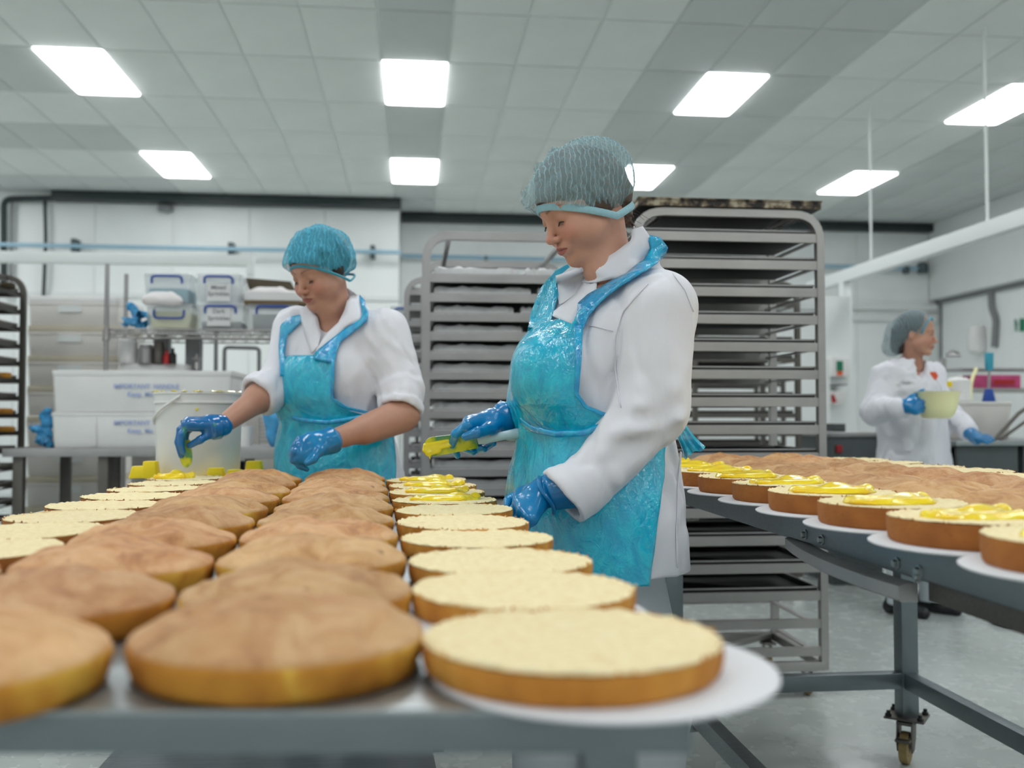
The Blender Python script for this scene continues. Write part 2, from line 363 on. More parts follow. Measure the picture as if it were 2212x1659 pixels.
def f_loft(zs, cs, aa, bb, l, f, pw=2.3):
    """vertical body of oval sections: zs ascending, centres cs, half widths aa along l and bb along f"""
    zs = np.asarray(zs, float); cs = np.asarray(cs, float); aa = np.asarray(aa, float); bb = np.asarray(bb, float)
    zz = np.linspace(zs[0], zs[-1], 64)
    def sm(v):
        q = np.interp(zz, zs, v); k = np.array([1, 4, 6, 4, 1]) / 16
        for _ in range(3): q = np.convolve(np.pad(q, 2, 'edge'), k, 'valid')
        return q
    A = sm(aa); B = sm(bb); CX = sm(cs[:, 0]); CY = sm(cs[:, 1])
    def fn(X, Y, Z):
        a = np.interp(Z, zz, A); b = np.interp(Z, zz, B); cx = np.interp(Z, zz, CX); cy = np.interp(Z, zz, CY)
        x = X - cx; y = Y - cy; u = np.abs(x * l[0] + y * l[1]) / a; v = np.abs(x * f[0] + y * f[1]) / b
        k = (u ** pw + v ** pw) ** (1 / pw); d = (k - 1) * np.minimum(a, b)
        dz = np.maximum(zs[0] - Z, Z - zs[-1])
        return np.where(dz > 0, np.sqrt(np.maximum(d, 0) ** 2 + dz ** 2), np.maximum(d, dz))
    m = max(aa.max(), bb.max()); return fn, np.array([cs[:, 0].min() - m, cs[:, 1].min() - m, zs[0]]), np.array([cs[:, 0].max() + m, cs[:, 1].max() + m, zs[-1]])
class Fld:
    def __init__(s): s.ops = []
    def u(s, p, k=.01): s.ops.append(('u', p, k)); return s
    def sub(s, p, k=.005): s.ops.append(('s', p, k)); return s
    def cut(s, fn): s.ops.append(('c', fn, 0)); return s
    def disp(s, fn): s.ops.append(('d', fn, 0)); return s
    def crease(s, a, b, r, amp):
        fn, lo, hi = f_cone(a, b, 0, 0); s.ops.append(('k', (fn, lo - 3 * r, hi + 3 * r), (r, amp))); return s
    def apply(s, F, X, Y, Z, win=None):
        for kind, p, k in s.ops:
            if kind in 'cd':
                F[...] = np.maximum(F, p(X, Y, Z)) if kind == 'c' else F + p(X, Y, Z); continue
            fn, lo, hi = p
            sl = win(lo, hi, k if kind != 'k' else .0) if win else None
            if sl is False: continue
            if sl is not None: x, y, z = X[sl[0]], Y[:, sl[1]], Z[:, :, sl[2]]; f = F[sl]
            else: x, y, z, f = X, Y, Z, F
            d = fn(x, y, z)
            if kind == 'u':
                h = np.clip(.5 + .5 * (f - d) / k, 0, 1); r = f * (1 - h) + d * h - k * h * (1 - h)
            elif kind == 's':
                h = np.clip(.5 - .5 * (f + d) / k, 0, 1); r = f * (1 - h) - d * h + k * h * (1 - h)
            else: r = f + k[1] * np.exp(-(d / k[0]) ** 2)
            if sl is not None: F[sl] = r
            else: F[...] = r
        return F
    def ev(s, Pn):
        Pn = np.asarray(Pn, float); return s.apply(np.full(len(Pn), .6), Pn[:, 0], Pn[:, 1], Pn[:, 2])
    def bounds(s):
        lo = np.min([p[1] for k, p, _ in s.ops if k == 'u'], 0); hi = np.max([p[2] for k, p, _ in s.ops if k == 'u'], 0); return lo, hi
    def mesh(s, h, pad=.012, smooth=1, lo=None, hi=None):
        l0, h0 = s.bounds(); lo = l0 - pad if lo is None else np.asarray(lo); hi = h0 + pad if hi is None else np.asarray(hi)
        n = np.ceil((hi - lo) / h).astype(int) + 2
        ax = [lo[i] + h * np.arange(n[i]) for i in range(3)]
        X = ax[0][:, None, None]; Y = ax[1][None, :, None]; Z = ax[2][None, None, :]
        F = np.full(tuple(n), .6, np.float32)
        def win(a, b, k):
            m = k + 4 * h + .004; i0 = np.maximum(np.floor((a - m - lo) / h).astype(int), 0); i1 = np.minimum(np.ceil((b + m - lo) / h).astype(int) + 1, n)
            if (i1 <= i0).any(): return False
            return tuple(slice(int(i0[q]), int(i1[q])) for q in range(3))
        s.apply(F, X, Y, Z, win); return nets(F, lo, h, smooth)
def nets(F, lo, h, smooth=1):
    I = F < 0; n = np.array(F.shape); c = np.zeros(n - 1, np.int8)
    for a in (0, 1):
        for b in (0, 1):
            for d in (0, 1): c += I[a:n[0] - 1 + a, b:n[1] - 1 + b, d:n[2] - 1 + d]
    act = (c > 0) & (c < 8); ids = np.argwhere(act); idx = np.full(n - 1, -1, np.int64); idx[act] = np.arange(len(ids))
    acc = np.zeros((len(ids), 3)); cnt = np.zeros(len(ids))
    for ax in range(3):
        o1, o2 = [q for q in range(3) if q != ax]
        for a in (0, 1):
            for b in (0, 1):
                p = ids.copy(); p[:, o1] += a; p[:, o2] += b; q = p.copy(); q[:, ax] += 1
                f0 = F[p[:, 0], p[:, 1], p[:, 2]]; f1 = F[q[:, 0], q[:, 1], q[:, 2]]; m = (f0 < 0) != (f1 < 0)
                t = np.where(m, f0 / np.where(m, f0 - f1, 1), 0); e = p.astype(float); e[:, ax] += t
                acc[m] += e[m]; cnt[m] += 1
    V = lo + h * acc / cnt[:, None]; Q = []
    for ax in range(3):
        o1, o2 = [(1, 2), (2, 0), (0, 1)][ax]
        a = I[tuple(slice(0, -1) if q == ax else slice(None) for q in range(3))]; b = I[tuple(slice(1, None) if q == ax else slice(None) for q in range(3))]
        e = np.argwhere(a != b); e = e[(e[:, o1] > 0) & (e[:, o2] > 0) & (e[:, o1] < n[o1] - 1) & (e[:, o2] < n[o2] - 1)]
        s0 = a[e[:, 0], e[:, 1], e[:, 2]]
        def g(d1, d2): q = e.copy(); q[:, o1] -= d1; q[:, o2] -= d2; return idx[q[:, 0], q[:, 1], q[:, 2]]
        q = np.stack([g(1, 1), g(0, 1), g(0, 0), g(1, 0)], 1); q[~s0] = q[~s0][:, ::-1]; Q.append(q)
    Q = np.concatenate(Q); Q = Q[(Q >= 0).all(1)]
    for _ in range(smooth):
        S_ = np.zeros_like(V); N_ = np.zeros(len(V))
        for k in range(4):
            a = Q[:, k]; b = Q[:, (k + 1) % 4]
            for q in range(3): S_[:, q] += np.bincount(a, V[b, q], len(V)) + np.bincount(b, V[a, q], len(V))
            N_ += np.bincount(a, minlength=len(V)) + np.bincount(b, minlength=len(V))
        V = V * .45 + .55 * S_ / np.maximum(N_, 1)[:, None]
    return V, Q
def trace(fld, x, y, off=.0, d0=1.2, d1=4.0):
    """first point of the surface met along the ray, or None"""
    v = ray(x, y); d = np.linspace(d0, d1, 400); Pn = CAM + d[:, None] * v; f = fld.ev(Pn) - off; i = np.argmax(f < 0)
    if f[i] >= 0: return None
    t = d[i - 1] + (d[i] - d[i - 1]) * f[i - 1] / (f[i - 1] - f[i]) if i else d[0]
    return CAM + v * t
def strip(fld, A, B, name, mat, parent, off=.004, d0=1.2, d1=4, n=5, sub=6, th=.003, fallback=2.0, bulge=0):
    """cloth strip lying on a surface between two outlines"""
    def res(L, k):
        L = np.array(L, float); s_ = np.r_[0, np.cumsum(np.linalg.norm(np.diff(L[:, :2], axis=0), axis=1))]; t = np.linspace(0, s_[-1], k)
        return np.stack([np.interp(t, s_, L[:, q]) for q in range(2)], 1)
    k = sub * (max(len(A), len(B)) - 1) + 1; a = res(A, k); b = res(B, k); W = []
    D = np.full((k, n), np.nan)
    for i in range(k):
        for j in range(n):
            q = a[i] + (b[i] - a[i]) * j / (n - 1); p = trace(fld, q[0], q[1], off, d0, d1)
            if p is not None: D[i, j] = (p - CAM) @ FW
    ok = ~np.isnan(D); fb = fallback
    for i in range(k):
        r = D[i]; o = ~np.isnan(r)
        if o.any(): r[:] = np.interp(np.arange(n), np.arange(n)[o], r[o]); 
    rows = np.array([not np.isnan(D[i]).any() for i in range(k)])
    for j in range(n):
        if rows.any(): D[:, j] = np.interp(np.arange(k), np.arange(k)[rows], D[rows, j])
        else: D[:, j] = fb
    ker = np.array([1, 2, 1]) / 4
    for _ in range(2):
        for j in range(n): D[:, j] = np.minimum(D[:, j], np.convolve(np.pad(D[:, j], 1, 'edge'), ker, 'valid'))
    V = [P(*(a[i] + (b[i] - a[i]) * j / (n - 1)), D[i, j] - bulge * math.sin(math.pi * j / (n - 1))) for i in range(k) for j in range(n)]
    Fq = [(i * n + j, i * n + j + 1, (i + 1) * n + j + 1, (i + 1) * n + j) for i in range(k - 1) for j in range(n - 1)]
    o = arr(V, Fq, name, mat, parent)
    m = o.modifiers.new('solid', 'SOLIDIFY'); m.thickness = th; m.offset = 0
    return o
# ------------------------------------------------------------------ the room
ZC = 4.3; XR = 8.5; XL = -7.8; YB = 14.9; YBL = 14.05; YN = -6.5; XS = PY(862, 500, YBL)[0]
g = G().box((XL - .1, YN, -.1), (XR + .35, YB + .2, 0)); S(g.build('floor', 'floor', smooth=False))
g = G().box((XL - .1, YN, ZC + .002), (XR + .35, YB + .2, ZC + .13)); ceil = S(g.build('ceiling', 'tbar', smooth=False))
XG = [-7.8 + 0] + [-6.9 + .6 * i for i in range(26)] + [8.5]
YG = [3.1, 4.2, 5.2, 6.4, 7.4, 8.46, 9.65, 10.7, 11.72, 13.0, 13.95, 14.9]
def near(a, b): return abs(a - b) < .02
LX = (-6.0, -3.0, 0.0, 3.0, 6.0); LY = (5.2, 8.46, 11.72)
def lit(x0, y0): return any(near(x0, lx - .3) for lx in LX) and any(near(y0, ly) for ly in LY)
tile_me = {}
vis = [(i, j) for i in range(1, len(XG) - 2) for j in range(3, len(YG) - 1)]
for i in range(len(XG) - 1):
    for j in range(2, len(YG) - 1):
        x0, x1, y0, y1 = XG[i], XG[i + 1], YG[j], YG[j + 1]
        if lit(x0, y0): continue
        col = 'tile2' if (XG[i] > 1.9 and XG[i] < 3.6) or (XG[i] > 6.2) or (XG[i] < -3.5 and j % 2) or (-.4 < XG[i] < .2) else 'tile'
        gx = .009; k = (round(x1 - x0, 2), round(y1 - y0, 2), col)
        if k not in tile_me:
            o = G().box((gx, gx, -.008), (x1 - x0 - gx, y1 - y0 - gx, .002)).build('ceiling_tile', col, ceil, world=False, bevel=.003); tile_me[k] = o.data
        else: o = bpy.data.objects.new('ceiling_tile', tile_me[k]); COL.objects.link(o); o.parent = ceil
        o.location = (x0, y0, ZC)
g = G()
for i in range(27):
    for y0 in [YN + 1.2 * q for q in range(9)]:
        if y0 + 1.2 > YG[2]: continue
        g.box((-7.5 + .6 * i + .012, y0 + .012, ZC - .008), (-7.5 + .6 * i + .588, y0 + 1.188, ZC + .002))
g.build('ceiling_tile', 'tile', ceil, smooth=False)['kind'] = 'stuff'
t = NT('light_diffuser'); t.n.remove(t.b); e = t.n.new('ShaderNodeEmission'); e.inputs[0].default_value = (.965, .99, 1, 1); e.inputs[1].default_value = PANEL_STRENGTH; t.l.new(e.outputs[0], t.out.inputs[0]); M['panel'] = t.m
def outline(x0, y0, x1, y1, r, z, n=4):
    o = []
    for cx, cy, a0 in ((x1 - r, y1 - r, 0), (x0 + r, y1 - r, 90), (x0 + r, y0 + r, 180), (x1 - r, y0 + r, 270)):
        for q in range(n + 1): a = math.radians(a0 + 90 * q / n); o.append((cx + r * math.cos(a), cy + r * math.sin(a), z))
    return o
COLN = ('far left', 'left', 'centre', 'right', 'far right')
first = None
for jy, ly in enumerate((-7.84 + 3.26, -4.58 + 3.26, 1.94, 5.2, 8.46, 11.72)):
    dy = 1.19 if ly != 11.72 else 1.28
    for ix, lx in enumerate(LX):
        if ly in (8.46, 11.72): lab = ('bright rectangular ceiling light, %s column, %s row of lights' % (COLN[ix], 'nearer' if ly == 8.46 else 'farther'))
        else: lab = 'unseen ceiling light, %s column, %s row from behind' % (COLN[ix], ('first', 'second', 'third', 'fourth')[jy])
        r = T('ceiling_light', lab, 'ceiling light', (lx, ly, ZC), 'recessed rectangular ceiling lights')
        if first is None:
            a = outline(-.292, .008, .292, 1.182, .035, -.016); b = outline(-.292, .008, .292, 1.182, .035, .004); n = len(a)
            g = G().add(a + b, [(i, (i + 1) % n, n + (i + 1) % n, n + i) for i in range(n)] + [tuple(range(n - 1, -1, -1)), tuple(range(n, 2 * n))])
            d = g.build('diffuser', 'panel', r, world=False, smooth=False); first = d
            h = G().box((-.3, 0, -.006), (-.29, 1.19, .02)).box((.29, 0, -.006), (.3, 1.19, .02)).box((-.3, 0, -.006), (.3, .01, .02)).box((-.3, 1.18, -.006), (.3, 1.19, .02)).build('light_frame', 'tbar', r, world=False, smooth=False)
        else:
            for q in (first, h): o = q.copy(); COL.objects.link(o); o.parent = r
# walls, made of boards
def panels(parent, a, b, z0, z1, n, m, thick=.02, name='wall_panel', zs=None):
    a = np.array(a, float); b = np.array(b, float); d = (b - a) / n; u = d / np.linalg.norm(d); nn = np.array((u[1], -u[0], 0)); W = np.linalg.norm(d)
    o0 = G().box((.004, -.0, z0 + .002), (W - .004, thick, z1 - .002), R=np.stack([u, nn, ZV], 1)).build(name, m, parent, world=False, smooth=False)
    o0.location = a
    for i in range(1, n): o = o0.copy(); COL.objects.link(o); o.location = a + d * i
def wallbox(name, lo, hi, m='wall'): return S(G().box(lo, hi).build(name, m, smooth=False))
wb = wallbox('wall_back', (XL, YB + .03, 0), (XR + .3, YB + .15, ZC + .03), 'wall2'); panels(wb, (XS, YB + .03, 0), (XR, YB + .03, 0), 0, ZC, 7, 'wall')
wl = wallbox('wall_back_left', (XL, YBL + .03, 0), (XS, YBL + .8, ZC + .03)); panels(wl, (XL, YBL + .03, 0), (XS, YBL + .03, 0), 0, ZC, 7, 'wall')
wr = wallbox('wall_right', (XR + .22, YN, 0), (XR + .35, YB + .1, ZC + .03), 'wall2')
panels(wr, (XR + .22, YB, 0), (XR + .22, 3.0, 0), 0, 3.0, 10, 'wall')
wallbox('wall_left', (XL - .1, YN, 0), (XL, YB, ZC + .03)); wallbox('wall_near', (XL, YN - .1, 0), (XR + .3, YN, ZC + .03))
S(G().box((XR, 2.0, 3.04), (XR + .22, YB, ZC)).build('trim_1', 'wall2', smooth=False, bevel=.01))['label'] = 'boxed white bulkhead along the right wall top'
S(G().box((XR + .12, 2.0, 2.98), (XR + .22, YB, 3.04)).build('trim_2', 'grey', smooth=False))
# dark trunking and rails on the back walls
zt = PY(800, 430, YBL - .1)[2]
g = G().box((PY(112, 420, YBL - .2)[0], YBL - .25, ZC - .14), (XS + .03, YBL - .02, ZC - .015)); S(g.build('trim_3', 'conduit', bevel=.01))
g = G().box((XS + .03, YB - .18, ZC - .15), (XR, YB, ZC - .03)); S(g.build('trim_4', 'conduit', bevel=.01))
g = G()
for x in (300, 490, 680, 826): p = PY(x, 412, YBL - .2); g.box((p[0] - .04, YBL - .22, ZC - .05), (p[0] + .04, YBL - .1, ZC + .01))
S(g.build('trim_5', 'black'))
S(G().box((XL, YBL - .02, PY(500, 641, YBL)[2] - .03), (XS, YBL + .0, PY(500, 641, YBL)[2] + .03)).build('trim_6', 'wall2', smooth=False))
for k, yy in enumerate((661, 685)): z = PY(1900, yy, YB)[2]; S(G().box((1.0, YB - .06, z - .07), (XR + .1, YB, z + .03)).build('trim_%d' % (7 + k), 'wall2', smooth=False, bevel=.005))
Y1 = YBL - .14
def pipe(name, label, pts, r, m, seg=10): o = G().tube(arcpath(pts, .12), r, seg).build(name, m); return tag(o, label, 'pipe')
zc = PY(50, 428, Y1)[2]
pipe('conduit_pipe', 'black conduit dropping down the wall at the far left edge', [PY(115, 428, Y1), PY(8, 430, Y1), PY(8, 640, Y1)], .042, 'conduit')
pipe('conduit_pipe.001', 'dark grey conduit beside the leftmost black conduit', [PY(26, 436, Y1 + .05), PY(24, 640, Y1 + .05)], .018, 'grey')
pipe('conduit_pipe.002', 'thin dark conduit running down behind the stacked cream bins', [PY(97, 425, Y1 + .05), PY(99, 520, Y1 + .05), PY(94, 640, Y1 + .05)], .026, 'conduit')
ap = T('air_pipe', 'pale blue horizontal pipe fixed along the left part of the back wall', 'pipe', PY(400, 535, Y1)); G().tube([PY(-60, 527, Y1 - .08), PY(866, 545, Y1 - .08)], .030).build('pipe', 'bluepipe', ap)
for x, y in ((161, 530), (499, 538), (805, 544)): p = PY(x, y, Y1); G().box(p - (.035, .06, .09), p + (.035, .14, .09)).build('pipe_bracket', 'bracket', ap, bevel=.01)
ap = T('air_pipe.001', 'pale blue pipe on the back wall behind the tall racks', 'pipe', PY(1400, 573, YB - .15)); G().tube([PY(866, 552, YB - .15), PY(1996, 580, YB - .15)], .032).build('pipe', 'bluepipe', ap)
for x, y, r in ((1957, 583, .06), (1993, 579, .09), (1050, 557, .035)): p = PY(x, y, YB - .15); G().lathe(p, [(.001, -r), (r * .8, -r), (r, -r * .5), (r, r * .6), (r * .7, r), (.001, r)], 12).build('valve', 'bracket', ap)
tag(G().box(PY(345, 458, YBL), PY(375, 446, YBL) - (0, .12, 0)).lathe(PY(360, 452, YBL - .12), [(.001, -.05), (.05, -.05), (.05, .05), (.001, .05)], 12, axis=np.stack([RT, ZV, -FH], 1)).build('wall_sensor', 'grey', bevel=.005), 'small grey sensor high on the white back wall', 'sensor')
# white hanging rails
hr = T('hanging_rail', 'white overhead rail on thin rods crossing the right side of the room', 'rail', (4.5, 8, 2.6)); zb = 2.58; xb = PY(1828, 605, 9.9)[0] - .05
pa = PX(1775, 612, xb); pb = PX(2300, 425, xb); G().box((xb - .05, pb[1], pa[2] - .075), (xb + .05, pa[1] + .3, pa[2] + .055)).build('rail', 'trim', hr, bevel=.006)
Yp = pa[1] * (1775 - 894) / (1828 - 894); G().box((xb - .05, Yp - .05, 0), (xb + .05, Yp + .05, pa[2] - .07)).build('post', 'trim', hr, bevel=.006)
for x in (2133, 1881): q = PX(x, 480, xb); G().tube([(xb, q[1], ZC), (xb, q[1], pa[2])], .012, 8).build('rod', 'trim', hr)
hl = T('hanging_rail.001', 'pale overhead rail crossing the left side above the wire shelf', 'rail', PY(270, 560, 9)); z1 = PY(300, 560, 9)[2]
xa = PY(-120, 560, 9)[0]; xe = PY(549, 570, 9)[0]; G().box((xa, 8.95, z1 - .05), (xe, 9.05, z1 + .05)).build('rail', 'trim', hl, bevel=.006); G().box((xe - .06, 8.95, z1 - .14), (xe, 9.05, z1 - .04)).build('bracket', 'trim', hl, bevel=.006)
for x in (-100,): q = PY(x, 560, 9); G().tube([(q[0], 9, ZC), (q[0], 9, z1)], .006, 6).build('rod', 'tbar', hl)
# ------------------------------------------------------------------ racks and trays
ORD = ['topmost', 'second', 'third', 'fourth', 'fifth', 'sixth', 'seventh', 'eighth', 'ninth', 'tenth', 'eleventh', 'twelfth', 'thirteenth', 'fourteenth', 'fifteenth', 'sixteenth', 'seventeenth']
def rack(name, label, x0, x1, y0, y1, zt, levels, m='rack', barh=.035, ribs=True, w=.03):
    r = T(name, label, 'rack', ((x0 + x1) / 2, (y0 + y1) / 2, 0), 'wheeled bakery racks'); xm = (x0 + x1) / 2
    for y in (y0, y1): G().bar(arcpath([(x0, y, .11), (x0, y, zt), (x1, y, zt), (x1, y, .11)], .11, 7), w, w, up=(0, 1, 0)).build('arch_frame', m, r, angle=50)
    for x in (x0 + .10, x1 - .10): G().bar([(x, y0, zt - .005), (x, y1, zt - .005)], .022, .022).build('top_brace', m, r, bevel=.002)
    for z in levels:
        G().box((x0 + .012, y0 - .012, z - barh / 2), (x1 - .012, y0 + .006, z + barh / 2)).box((x0 + .012, y1 - .006, z - barh / 2), (x1 - .012, y1 + .012, z + barh / 2)).box((x0 + .008, y0, z - .012), (x0 + .035, y1, z - .007)).box((x1 - .035, y0, z - .012), (x1 - .008, y1, z - .007)).build('shelf_runner', m, r, smooth=False, bevel=.0015)
    g = G().bar([(x0, y0, .125), (x1, y0, .125)], .035, .035).bar([(x0, y1, .125), (x1, y1, .125)], .035, .035).bar([(x0, y0, .125), (x0, y1, .125)], .035, .035).bar([(x1, y0, .125), (x1, y1, .125)], .035, .035)
    g.bar([(x0 + .02, y0, .13), (x1 - .02, y1, .13)], .03, .02).build('base_frame', m, r, bevel=.003)
    for x in (x0 + .05, x1 - .05):
        for y in (y0 + .04, y1 - .04):
            c = G().box((x - .03, y - .03, .098), (x + .03, y + .03, .108)).box((x - .018, y - .012, .03), (x - .013, y + .022, .1)).box((x + .013, y - .012, .03), (x + .018, y + .022, .1)).build('caster', m, r, bevel=.001)
            wh = G().lathe((x, y + .006, .041), [(.001, -.011), (.036, -.011), (.0405, -.006), (.0405, .006), (.036, .011), (.001, .011)], 20, axis=np.array([(0, 0, 1), (1, 0, 0), (0, 1, 0)], float)).build('wheel', 'wheel', r); wh.parent = c
    return r
def tray_mesh(w, d, h=.028, mi=('pan', 'rack2')):
    g = G(); t_ = .018
    g.box((0, 0, 0), (w, d, .003)); g.box((0, 0, .003), (w, .004, h)).box((0, d - .004, .003), (w, d, h)).box((0, .004, .003), (.004, d - .004, h)).box((w - .004, .004, .003), (w, d - .004, h))
    g.bar([(0, 0, h), (w, 0, h), (w, d, h), (0, d, h)], .007, .007, m=1, closed=True); return g
# right-hand tall rack
xa, xb2 = .862, 1.607; ya, yb2 = 3.62, 4.13; lv = [1.81 - .1085 * k for k in range(16)]
rack('tray_rack', 'tall rack of black trays behind the woman with the teal spatula', xa, xb2, ya, yb2, 1.905, lv, 'rack', .036)
tm = None
for k in range(14):
    y0 = ya + .004 + RS.uniform(0, .01); x0 = xa + .02 + RS.uniform(-.003, .003)
    if tm is None: o = tray_mesh(.705, .42, .024).build('baking_tray', ['pan', 'rack2'], bevel=.0008); tm = o.data
    else: o = bpy.data.objects.new('baking_tray', tm); COL.objects.link(o)
    o.location = (x0, y0, lv[k] + .002 - .008 + .012); o.rotation_euler = (0, 0, 0)
    tag(o, 'black baking tray, %s one inside the tall rack behind the spatula woman' % ORD[k], 'tray', 'black trays in the tall rack')
o = tray_mesh(.74, .45, .030).build('baking_tray', ['pan', 'rust'], bevel=.0008); o.location = (.868, 3.60, 1.925); tag(o, 'rusty worn black tray lying on top of the tall rack', 'tray'); o.data.materials[0] = M['rust']; o.data.materials.append(M['pan'])
for p_ in o.data.polygons:
    if p_.normal.z < -.9: p_.material_index = 2
# left-hand rack with foil covered trays
xa, xb2 = .052, .775; ya, yb2 = 4.2, 4.98; lv = [PY(1000, 603 + 41.8 * k, 4.2)[2] for k in range(17)]; lv = [z for z in lv if z > .15]
rack('tray_rack', 'wheeled rack of foil-covered trays between the two nearer women', xa, xb2, ya, yb2, 1.905, lv, 'rack2', .034, w=.036)
tm = None; fm = {}
def foilbox(w, d, h, seed):
    g = G(); nx, ny = 22, 14; V = []; r = np.random.RandomState(seed)
    for j in range(ny + 1):
        for i in range(nx + 1):
            e = min(i, nx - i, 3) / 3 * min(j, ny - j, 2) / 2; V.append((w * (.5 - .5 * math.cos(math.pi * i / nx)) + r.uniform(-.003, .003), d * (.5 - .5 * math.cos(math.pi * j / ny)) + r.uniform(-.002, .002) * (j > 0), h * (.55 + .45 * math.sqrt(e)) * (0 if min(i, nx - i, j, ny - j) == 0 else 1) + r.uniform(-.22, .16) * e))
    return g.add(V, [(j * (nx + 1) + i, j * (nx + 1) + i + 1, (j + 1) * (nx + 1) + i + 1, (j + 1) * (nx + 1) + i) for j in range(ny) for i in range(nx)] + [tuple([i for i in range(nx, -1, -1)] + [j * (nx + 1) for j in range(1, ny + 1)] + [ny * (nx + 1) + i for i in range(1, nx + 1)] + [j * (nx + 1) + nx for j in range(ny - 1, 0, -1)])])
for k in range(15):
    z = lv[k] + .008
    if tm is None: o = tray_mesh(.675, .74, .014, ('pan', 'rack2')).build('oven_tray', ['pan', 'rack2']); tm = o.data
    else: o = bpy.data.objects.new('oven_tray', tm); COL.objects.link(o)
    o.location = (xa + .024, ya + .012, z); tag(o, 'dark oven tray, %s from the top of the foil-filled rack' % (ORD[k] if k else 'first'), 'tray', 'trays in the foil rack')
    gap = RS.uniform(.36, .50)
    for s_ in (0, 1):
        if s_ not in fm: b_ = foilbox(1, 1, 1, 5 + s_).build('foil_parcel', 'foil', angle=60); fm[s_] = b_.data
        else: b_ = bpy.data.objects.new('foil_parcel', fm[s_]); COL.objects.link(b_)
        wd = gap - .02 if s_ == 0 else .655 - gap - .02
        b_.location = (xa + .034 + (0 if s_ == 0 else gap + .01), ya + .008, z + .006); b_.scale = (wd, .34, .042)
        tag(b_, 'silver foil parcel, %s half of the %s tray in the foil rack' % (('left', 'right')[s_], ORD[k] if k else 'top'), 'foil parcel', 'foil parcels in the rack')
# more racks behind
def filler(xa, xb2, ya, yb2, zt, lv, name, label, traylab, m, tmat, cakes=False, skip=()):
    rack('tray_rack', label, xa, xb2, ya, yb2, zt, lv, m, .03); tm = None
    for k, z in enumerate(lv):
        if k in skip: continue
        if tm is None: o = tray_mesh(xb2 - xa - .05, yb2 - ya - .04, .022).build(name, tmat, smooth=False); tm = o.data
        else: o = bpy.data.objects.new(name, tm); COL.objects.link(o)
        o.location = (xa + .025, ya + .02, z + .006); tag(o, traylab % (ORD[k] if k else 'topmost'), 'tray', traylab.split(',')[0] + ' rack trays')
filler(PY(1500, 700, 5.7)[0], PY(1722, 700, 5.7)[0], 5.7, 6.3, 1.93, [1.80 - .115 * k for k in range(14)], 'baking_tray', 'rack of black trays standing behind the tall rack at centre right', 'black tray, %s one in the rack seen through the tall rack', 'rackdark', ['pan', 'rackdark'])
filler(PY(1450, 700, 7.4)[0], PY(1690, 700, 7.4)[0], 7.4, 8.0, 1.5, [1.36 - .12 * k for k in range(10)], 'baking_tray', 'low rack of dark trays farthest back behind the tall rack', 'dark tray, %s one in the lowest farthest rack', 'rackdark', ['pan', 'rackdark'])
xx = PY(878, 700, 5.2)[0]
filler(xx, xx + .66, 5.25, 5.8, 1.86, [PY(900, 632 + 34 * k, 5.25)[2] for k in range(15)], 'oven_tray', 'rack mostly hidden behind the left post of the foil rack', 'bright-edged tray, %s one in the hidden rack left of the foil rack', 'rack2', ['rack2', 'foil'])
xx = PY(50, 590, 5.3)[0] - .015
xx = PY(52, 590, 5.9)[0]
filler(xx - .62, xx, 5.15, 5.9, 1.93, [PY(40, 632 + 38 * k, 5.8)[2] for k in range(14)], 'baking_tray', 'rack with cakes cut by the left edge of the picture', 'grey tray, %s one in the rack at the left edge', 'rackdark', ['rackdark', 'rack'])
# low wire trolley under the right-hand rack
# ------------------------------------------------------------------ cakes
def cake_flat(seed, r=.1125, h=.022, side='crust', seg=96):
    rs = np.random.RandomState(seed); ph = rs.uniform(0, 6.28, 6); g = G()
    def w(a, z): return 1 + .010 * math.sin(2 * a + ph[0]) + .007 * math.sin(3 * a + ph[1]) + .004 * math.sin(11 * a + ph[2] + z * 60) + .0025 * math.sin(29 * a + ph[3])
    prof = [(.001, 0), (r * .955, 0), (r * .985, h * .12), (r, h * .5), (r * 1.0, h * .85), (r * .998, h * 1.0)]
    g.lathe((0, 0, 0), prof, seg, 1, rf=w, caps=False)
    V = []; F = []; ring = [(r * .998, 0), (r * .985, .0012), (r * .95, -.0006), (r * .8, 0), (r * .55, .0004), (r * .3, 0)]
    for rr, dz in ring:
        for i in range(seg):
            a = 2 * math.pi * i / seg; q = w(a, h); j = rs.uniform(-1, 1)
            V.append((rr * q * math.cos(a), rr * q * math.sin(a), h + dz + (.0016 * j if rr > r * .9 and rr < r * .99 else .0004 * j) + .0012 * math.sin(a + ph[4])))
    n = len(V); V.append((0, 0, h))
    for j in range(len(ring) - 1):
        for i in range(seg): F.append((j * seg + i, j * seg + (i + 1) % seg, (j + 1) * seg + (i + 1) % seg, (j + 1) * seg + i))
    for i in range(seg): F.append((5 * seg + i, 5 * seg + (i + 1) % seg, n))
    g.add(V, F, 0)
    for _ in range(30):                                     # crumbs along the cut edge
        a = rs.uniform(0, 6.28); q = w(a, h) * r * rs.uniform(.975, 1.004); c = np.array((q * math.cos(a), q * math.sin(a), h + .0008)); s_ = rs.uniform(.0008, .0026)
        g.add(c + s_ * np.array([(1, 0, 0), (-1, 0, 0), (0, 1, 0), (0, -1, 0), (0, 0, 1.2), (0, 0, -1)]), [(0, 2, 4), (2, 1, 4), (1, 3, 4), (3, 0, 4), (2, 0, 5), (1, 2, 5), (3, 1, 5), (0, 3, 5)], int(rs.rand() < .6))
    return g.build('sponge_layer', ['crumb', side], angle=40)
